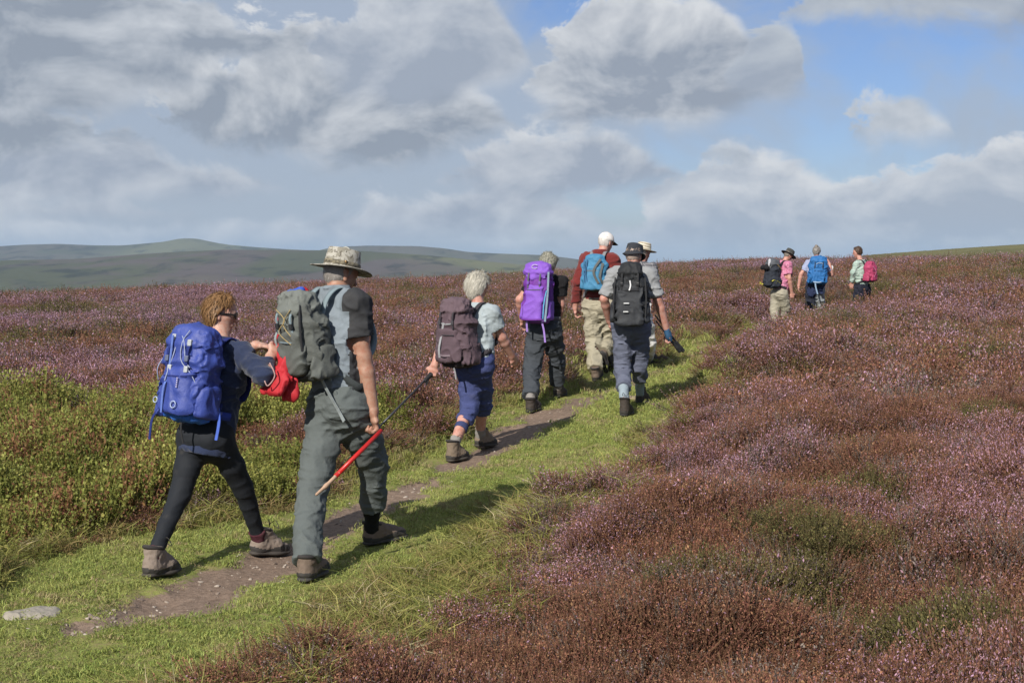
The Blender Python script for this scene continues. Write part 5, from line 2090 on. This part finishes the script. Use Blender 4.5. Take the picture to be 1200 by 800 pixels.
def hiker_white_cap():
    fr = person(dict(
        label='hiker in white cap, maroon jacket and khaki trousers lifting one boot', Y=17.8, yaw=18, s=1.05, girth=1.0, res=(.0085, .011), skin=PINK, seed=10,
        pelvis=(702, 357), neck=(703, 298, .03), head=(710, 284, .09), hyaw=46, hpitch=-14, shw=.160,
        el_l=(677, 331, .05), wr_l=(674, 361, .14), el_r=(730, 331, .0), wr_r=(729, 356, .15),
        hand_l=dict(d=V(.1, .2, -1), n=V(.95, .1, 0), s=V(.1, 1, 0), curl=(.7, .75, .8, .85)),
        kn_l=(696, 402, .02), kn_r=(712, 399, .14), ft_l=(700, 445, 18),
        ft_r=('air', (704, 414, 17.62), (709, 437, 17.72)), bl=.28,
        top=dict(name='jacket', mat=cloth('maroon_fleece', (.15, .024, .022), .95, .2, .4, .2), hem=.02, sleeve=1.90, fold=.010, collar=.05, arm=.074),
        legs=dict(name='trousers', mat=cloth('khaki_cotton', (.33, .295, .215), .9, .16, .5), rad=(.106, .088, .078), hem=.90, fold=.014),
        boots=dict(mat=BOOT_BROWN, sole=(.028, .024, .022))))
    hair(fr, hair_mat((.45, .40, .36), (.6, .57, .53)), .008, .015, -.045, .004, 200, .02, .3, 14)
    cap(fr, cloth('white_cotton', (.70, .66, .62), .9, .1, .3), cloth('dark_peak_cloth', (.05, .035, .035), .8))
    sky = cloth('light_blue_nylon', (.055, .20, .34), .65, .22, .5, 0, 45, .3)
    gr = cloth('grey_ripstop', (.10, .105, .10), .8, .25, .4)
    pk = rucksack(fr, 'light blue and grey daypack on the hiker in maroon', .31, .20, .46, .02, sky, False, None, True, sky, True, .74, 2.4, .008, cloth('black_nylon', (.025, .026, .028), .8), plain('grey_harness', (.22, .22, .23), .8), None, lean=3, seed=45, pocket_h=.6)
    hd = pk['hd']
    for q, x in ((0, .09), (1, .05)):
        webbing(pk, [(-.02 - x, hd * 1.05, .17), (-.05 - x * .6, hd * 1.38, .02), (-.02 - x * .8, hd * 1.3, -.12)], .012, plain('dark_blue_trim', (.03, .10, .22), .8))
    webbing(pk, [(.10, hd * 1.0, .17), (.02, hd * 1.42, .02), (.08, hd * 1.3, -.13)], .03, gr)
    webbing(pk, [(.12, hd * .8, .12), (.09, hd * 1.15, -.04), (.12, hd * .8, -.14)], .04, gr)


def hiker_striped_hat():
    fr = person(dict(
        label='hiker in striped sun hat and white trousers, mostly hidden by the black rucksack', Y=18.4, yaw=30, s=.98, girth=1.0, res=(.0085, .0115), skin=PINK, seed=12,
        pelvis=(746, 361), neck=(751, 309, .03), head=(754, 296, .08), hyaw=52, hpitch=-10, shw=.17,
        el_l=(736, 336, .1), wr_l=(742, 356, .25), el_r=(767, 336, .05), wr_r=(768, 356, .22),
        kn_l=(721, 396, -.12), kn_r=(760, 399, .20), ft_l=('air', (711, 419, 17.95), (718, 440, 18.02)), ft_r=(763, 424, 32), bl=.26,
        top=dict(name='shirt', mat=patch_cloth('grey_check_cotton', [(.10, .10, .11), (.26, .25, .26), (.2, .2, .2)], 150, 'check'), hem=-.06, sleeve=1.4, fold=.01),
        legs=dict(name='trousers', mat=cloth('white_cotton_twill', (.62, .60, .57), .9, .12, .45), rad=(.106, .09, .082), hem=.90, fold=.014),
        boots=dict(mat=BOOT_DARK, sole=(.024, .022, .02))))
    hair(fr, hair_mat((.30, .27, .23), (.50, .47, .42)), .010, .02, -.05, .006, 200, .025, .4, 15)
    sun_hat(fr, patch_cloth('striped_canvas', [(.60, .55, .44), (.30, .25, .17), (.5, .45, .36)], 190, 'band'), .078, .10, 0, .004, .012, None, -.010, .035)


def hiker_black_pack():
    fr = person(dict(
        label='hiker in dark bucket hat and slate grey trousers tucked into pale socks, blue gloved hand', Y=14.8, yaw=8, s=1.03, girth=.97, res=(.008, .0105), skin=PINK, seed=14,
        pelvis=(740, 379), neck=(741, 315, .03), head=(743, 300, .09), hyaw=28, hpitch=-16, shw=.178,
        el_l=(708, 350, .02), wr_l=(714, 376, .20), el_r=(771, 350, .0), wr_r=(782, 389, .10),
        hand_r=dict(d=V(.35, .3, -.9), n=V(-.8, .1, -.3), s=V(.1, 1, .2), curl=(1.0, 1.05, 1.1, 1.15), thumb=.7),
        kn_l=(730, 434, .05), kn_r=(749, 428, .16), ft_l=(734, 487, 20), ft_r=(753, 472, 25), bl=.28,
        top=dict(name='shirt', mat=cloth('pale_grey_cotton', (.27, .275, .28), .9, .16, .35), hem=-.03, sleeve=.92, fold=.010, arm=.072),
        legs=dict(name='trousers', mat=cloth('slate_cotton', (.115, .125, .17), .88, .18, .5), rad=(.102, .082, .070), hem=.50, fold=.012),
        boots=dict(mat=BOOT_DARK, h=.18), sock=(cloth('pale_blue_grey_wool', (.26, .31, .34), .95), .36)))
    b = fr['body']
    hair(fr, hair_mat((.20, .14, .11), (.36, .28, .23)), .008, .01, -.05, .006, 260, .025, .4, 16)
    sun_hat(fr, cloth('dark_canvas', (.035, .037, .043), .9), .032, .095, 0, 0, .008, None, .035, .03, 'bucket_hat')
    # glove
    w, e = fr['wr'][1], fr['el'][1]
    d = unit(V(.35, .3, -.9))
    S = Solid(.008)
    S.tube([w - d * .03, w + d * .04, w + d * .085], [.036, .046, .045], [.034, .030, .028], lat=V(.1, 1, .2), k=.02)
    S.fold(.004, (30, 30, 30), 3)
    S.build('glove', cloth('blue_glove', (.035, .09, .17)), b, fr['base'])
    bk = cloth('black_pack_nylon', (.017, .018, .020), .7, .3, .5, 0, 45, .35)
    bk2 = cloth('charcoal_pack_nylon', (.032, .034, .038), .7, .3, .5, 0, 45, .35)
    pk = rucksack(fr, 'black rucksack with pale zip pull and side straps, behind the striped hat', .36, .27, .60, .04, bk, True, bk, True, bk2, True, .60, 2.15, .010, None, None, None, lean=4, seed=55, pocket_h=.66)
    hd = pk['hd']
    wh = plain('white_print', (.60, .60, .60), .8)
    L = Bits()
    O, r_, b_, u_ = pk['O'], pk['r'], pk['b'], pk['u']
    for x, z, w_, h_ in ((-.03, -.06, .028, .006), (-.035, -.145, .026, .006)):
        L.block(O + r_ * x + b_ * (hd + .049) + u_ * z, r_ * w_, u_ * h_, b_ * .004)
    L.build('reflective_mark', wh, pk['root'], pk['org'])
    webbing(pk, [(.0, hd * 1.13, .17), (.008, hd * 1.2, .12), (-.004, hd * 1.28, .07)], .014, wh)
    for q in (-1, 1):
        webbing(pk, [(.15 * q, hd * .7, .2), (.165 * q, hd * .85, .0), (.16 * q, hd * .9, -.2)], .014, WEB_BLACK)
    # folded poles held low in the gloved hand
    h = w + d * .07
    v = unit(J(800, 413, 15.05) - J(770, 375, 14.85))
    for k, off in enumerate((V(0, 0, 0), V(.012, .03, .035))):
        a = h - v * (.26 + .03 * k) + off
        e2 = h + v * (.20 + .05 * k) + off
        root = bpy.data.objects.new('trekking_pole', None)
        root.location = a
        root.empty_display_size = .1
        COL.objects.link(root)
        tag(root, ['lower of two collapsed dark poles in the blue gloved hand', 'upper of two collapsed dark poles in the blue gloved hand'][k], 'walking pole', 'trekking poles')
        Bits().cord([a, a + (e2 - a) * .55], .008, n=1, sides=10).build('shaft', plain('pole_shaft', (.05, .05, .055), .4, .4), root, a, True)
        Bits().cord([a + (e2 - a) * .5, e2 - v * .12], .0105, n=1, sides=10).build('outer_shaft', plain('dark_pole_tube', (.03, .03, .04), .4, .4), root, a, True)
        S = Solid(.008)
        S.tube([e2 - v * .14, e2 - v * .05, e2], [.016, .019, .022], k=.01)
        S.build('grip', plain('pole_grip', (.02, .02, .022), .8), root, a)


def hiker_pink_shirt():
    fr = person(dict(
        label='stooping hiker in pink shirt, khaki trousers and dark brimmed hat', Y=29.3, yaw=62, s=.95, girth=1.0, res=(.012, .014), skin=PINK, seed=16,
        pelvis=(914, 343), neck=(919, 307, .02), head=(924, 299, .05), hyaw=68, hpitch=-32, shw=.165,
        el_l=(920, 326, .25), wr_l=(926, 342, .35), el_r=(925, 326, -.14), wr_r=(928, 343, -.05),
        hand_r=dict(d=V(.1, 0, -1), n=V(0, 1, 0), s=V(1, 0, 0), curl=(.5, .5, .5, .5)),
        kn_l=(908, 362, .05), kn_r=(921, 361, .05), ft_l=('at', 911, 29.3, 55), ft_r=('at', 921, 29.6, 55), bl=.26,
        top=dict(name='shirt', mat=patch_cloth('pink_print_cotton', [(.52, .20, .30), (.44, .13, .22), (.58, .30, .40)], 30), hem=-.03, sleeve=.7, fold=.01),
        legs=dict(name='trousers', mat=cloth('stone_cotton', (.33, .30, .23), .9, .15, .5), rad=(.12, .095, .08), hem=.9, fold=.009),
        boots=dict(mat=BOOT_BROWN)))
    hair(fr, hair_mat((.12, .10, .08), (.25, .21, .17)), .010, .02, -.05, .006, 120, .03, .4, 17)
    sun_hat(fr, cloth('dark_felt', (.055, .055, .050), .95), .075, .10, 0, -.004, .01, None, .008, .035)
    g = cloth('dark_grey_pack_nylon', (.028, .032, .042), .75, .3, .5)
    pk = rucksack(fr, 'dark grey rucksack with yellow straps on the hiker in pink', .32, .27, .55, .02, g, True, cloth('grey_lid_nylon', (.085, .09, .10), .75), True, g, True, .8, 2.6, .012, None, None, None, lean=6, seed=65)
    hd = pk['hd']
    ye = plain('yellow_webbing', (.55, .50, .06), .8)
    webbing(pk, [(.165, hd * .2, -.14), (.17, hd * .6, -.10), (.17, hd * 1.0, -.13)], .035, ye)
    webbing(pk, [(.17, -hd * .6, -.17), (.172, hd * .1, -.12), (.172, hd * .4, -.2)], .03, ye)
    webbing(pk, [(.12, hd * .2, .24), (.16, -hd * .2, .18), (.165, -hd * .8, .10)], .03, plain('ochre_webbing', (.42, .28, .10), .8))
    webbing(pk, [(-.16, hd * .8, -.18), (-.17, hd * 1.1, -.2), (-.16, hd * 1.3, -.15)], .05, ye)
    S = Solid(.012)
    c = pk['O'] + pk['b'] * hd * 1.25 + pk['u'] * .15
    S.tube([c - pk['r'] * .10, c + pk['r'] * .02], .05, k=.01)
    S.fold(.01, (12, 12, 12), 5)
    S.build('rolled_coat', cloth('black_cotton', (.014, .013, .014)), pk['root'], pk['org'])
    S = Solid(.012)
    c = pk['O'] + pk['b'] * hd * .9 + pk['u'] * .21 + pk['r'] * .04
    S.tube([c - pk['u'] * .05, c + pk['u'] * .09], [.034, .030], k=.01)
    S.build('water_bottle', plain('pale_bottle', (.5, .5, .52), .3), pk['root'], pk['org'])


def hiker_map():
    def two(fr):
        def g(c):
            return (((c - fr['P']) @ fr['r']) < 0).astype(np.int32)  # left half of the trousers takes the darker colour
        return g
    fr = person(dict(
        label='hiker with hair in a bun holding a folded white map', Y=31.0, yaw=4, s=.98, girth=1.0, res=(.012, .014), skin=PINK, seed=18,
        pelvis=(955, 338), neck=(957, 305, .02), head=(957, 295, .05), hyaw=20, hpitch=-12, shw=.17,
        el_l=(939, 321, .02), wr_l=(936, 335, .05), el_r=(974, 322, .05), wr_r=(972, 309, .16),
        hand_l=dict(d=V(0, .1, -1), n=V(1, 0, 0), s=V(0, 1, 0), curl=(.5, .5, .5, .5)), hand_r=dict(d=V(-.3, .5, .8), n=V(-1, 0, 0), s=V(0, 1, 0), curl=(.8, .8, .8, .8)),
        kn_l=(950, 358, .0), kn_r=(961, 357, .12), ft_l=('at', 950, 31.0, 5), ft_r=('at', 961, 31.2, 8), bl=.26,
        top=dict(name='shirt', mat=cloth('lavender_cotton', (.30, .33, .47), .9, .15, .4), hem=-.02, sleeve=.7, fold=.01),
        legs=dict(name='trousers', mat=[cloth('pale_grey_cloth', (.30, .32, .33), .9, .2, .5), cloth('dark_trouser_half', (.022, .024, .035), .9, .2, .5)], rad=(.12, .10, .09), hem=.9, fold=.016, faces=two),
        boots=dict(mat=BOOT_DARK)))
    hair(fr, hair_mat((.07, .055, .04), (.27, .25, .23)), .016, .03, -.05, .008, 200, .03, .6, 19)
    H = fr['H'] + fr['hu'] * .085 - fr['hf'] * .075
    S = Solid(.011)
    S.tube([H, H + fr['hu'] * .02], .034, k=.01)
    S.fold(.008, (40, 40, 40), 4)
    S.build('bun', hair_mat((.06, .045, .03), (.20, .17, .14)), fr['body'], fr['base'])
    mb = cloth('mid_blue_nylon', (.022, .125, .33), .65, .2, .5, 0, 45, .3)
    pk = rucksack(fr, 'mid blue rucksack with pale loop on the hiker holding the map', .38, .27, .56, .055, mb, True, mb, True, mb, True, .82, 2.8, .012, None, None, None, lean=3, seed=75)
    hd = pk['hd']
    webbing(pk, [(-.06, hd * 1.25, -.20), (-.04, hd * 1.1, -.32), (.02, hd * .8, -.48)], .03, plain('pale_blue_strap', (.30, .42, .58), .8))
    webbing(pk, [(-.10, hd * 1.2, -.21), (.0, hd * 1.4, -.22), (.08, hd * 1.2, -.21)], .025, plain('pale_blue_strap', (.30, .42, .58), .8), side=pk['u'])
    webbing(pk, [(-.06, hd * 1.08, .17), (.0, hd * 1.12, .20), (.08, hd * 1.08, .18)], .014, plain('pale_blue_strap', (.30, .42, .58), .8), side=pk['u'])
    S = Solid(.014)
    P, r, f, u = fr['P'], fr['r'], fr['f'], fr['u']
    S.tube([P + u * .09 - r * .17 - f * .05, P + u * .08 - f * .15, P + u * .09 + r * .17 - f * .05], .045, k=.02)
    S.tube([P + u * .04 - r * .05 - f * .15, P - u * .12 - r * .08 - f * .15], [.11, .09], [.025, .02], lat=r, k=.03)
    S.tube([P + u * .04 + r * .10 - f * .14, P - u * .08 + r * .12 - f * .14], [.07, .05], [.025, .02], lat=r, k=.03)
    S.fold(.01, (12, 12, 14), 9)
    S.build('tied_jacket', cloth('dark_navy_shell', (.022, .03, .07)), fr['body'], fr['base'])
    # folded map
    w = fr['wr'][1] + V(-.02, .05, .04)
    root = Bits()
    n = unit(V(.3, .9, .1))
    a = unit(np.cross(n, V(0, 0, 1)))
    c = V(0, 0, -.12)
    for k in range(4):
        z = -.02 + .013 * k
        root.block(w + V(.03, .03, -.20) + n * z * .5, a * .075 * (1 - .03 * k), (V(0, 0, 1) + a * .2) * .12, n * .002)
    o = root.build('folded_map', plain('map_paper', (.66, .67, .70), .8), None, w)
    o.location = w
    tag(o, 'folded white map in the raised hand of the hiker with the blue rucksack', 'map')


def hiker_pink_pack():
    fr = person(dict(
        label='hiker in mint green checked shirt and navy trousers, face turned left', Y=31.5, yaw=-42, s=.98, girth=1.0, res=(.012, .014), skin=PINK, seed=20,
        pelvis=(1010, 337), neck=(1009, 306, .0), head=(1005, 295.5, .04), hyaw=-72, hpitch=-6, shw=.17,
        el_l=(1000, 319, -.12), wr_l=(998, 332, -.02), el_r=(1016, 320, .2), wr_r=(1010, 332, .3),
        hand_l=dict(d=V(0, .1, -1), n=V(.5, .8, 0), s=V(-.8, .5, 0), curl=(.5, .5, .5, .5)),
        kn_l=(1005, 358, -.08), kn_r=(1015, 358, .08), ft_l=('at', 1005, 31.4, -42), ft_r=('at', 1014, 31.6, -42), bl=.27,
        top=dict(name='shirt', mat=patch_cloth('mint_check_cotton', [(.30, .40, .34), (.44, .50, .45), (.4, .5, .4)], 110, 'check'), hem=-.04, sleeve=1.85, fold=.01),
        legs=dict(name='trousers', mat=cloth('navy_black_cloth', (.018, .019, .03), .9, .2, .4), rad=(.125, .10, .09), hem=.9, fold=.016),
        boots=dict(mat=BOOT_DARK)))
    hair(fr, hair_mat((.02, .012, .008), (.09, .05, .03)), .018, .02, -.05, .008, 260, .03, .5, 21)
    pn = cloth('pink_nylon', (.36, .045, .11), .65, .2, .5, 0, 45, .3)
    pk = rucksack(fr, 'pink and black daypack on the hiker in mint green', .30, .22, .46, .02, pn, False, None, True, pn, True, .76, 2.4, .010, cloth('black_nylon', (.025, .026, .028), .8), None, None, lean=2, seed=85, pocket_h=.55)
    hd = pk['hd']
    webbing(pk, [(-.08, hd * 1.1, .12), (.0, hd * 1.38, .0), (-.07, hd * 1.3, -.12)], .012, plain('pale_pink_trim', (.62, .22, .34), .8))


hiker_blue_pack()
hiker_bush_hat()
hiker_grey_hair()
hiker_purple_pack()
hiker_white_cap()
hiker_striped_hat()
hiker_black_pack()
hiker_pink_shirt()
hiker_map()
hiker_pink_pack()


# ------------------------------------------------------------------ stones
def stone(px, py, size, label, seed, col, group=None):
    c = foot_hit(px, py)
    S = Solid(max(.006, size[0] / 22))
    a = rad(seed * 37 % 180)
    d = V(math.cos(a * .2), math.sin(a * .2), 0)
    S.tube([c - d * size[0] * .55, c + d * size[0] * .5], [size[1] * .9, size[1]], [size[2], size[2] * .8], lat=V(-d[1], d[0], 0), k=.02, p=2.6, cap=size[0] * .45)
    S.fold(size[2] * .2, tuple(.7 / size[1] for _ in range(3)), seed)
    S.fold(size[2] * .06, tuple(5 / size[1] for _ in range(3)), seed + 1)
    o = S.build('stone', plain('gritstone', col, .9, 0, .15), None, c)
    o.location = c
    tag(o, label, 'stone', group)


FEET.append((foot_hit(20, 722)[:2], foot_hit(62, 722)[:2]))
stone(40, 721, (.135, .075, .034), 'flat pale grey stone sunk in the turf beside the path', 3, (.33, .295, .245))
stone(746, 468, (.12, .08, .035), 'tan stone beside the dark boots of the hiker with pale socks', 6, (.33, .25, .18))


build_plants()
build_gravel()
build_haze()
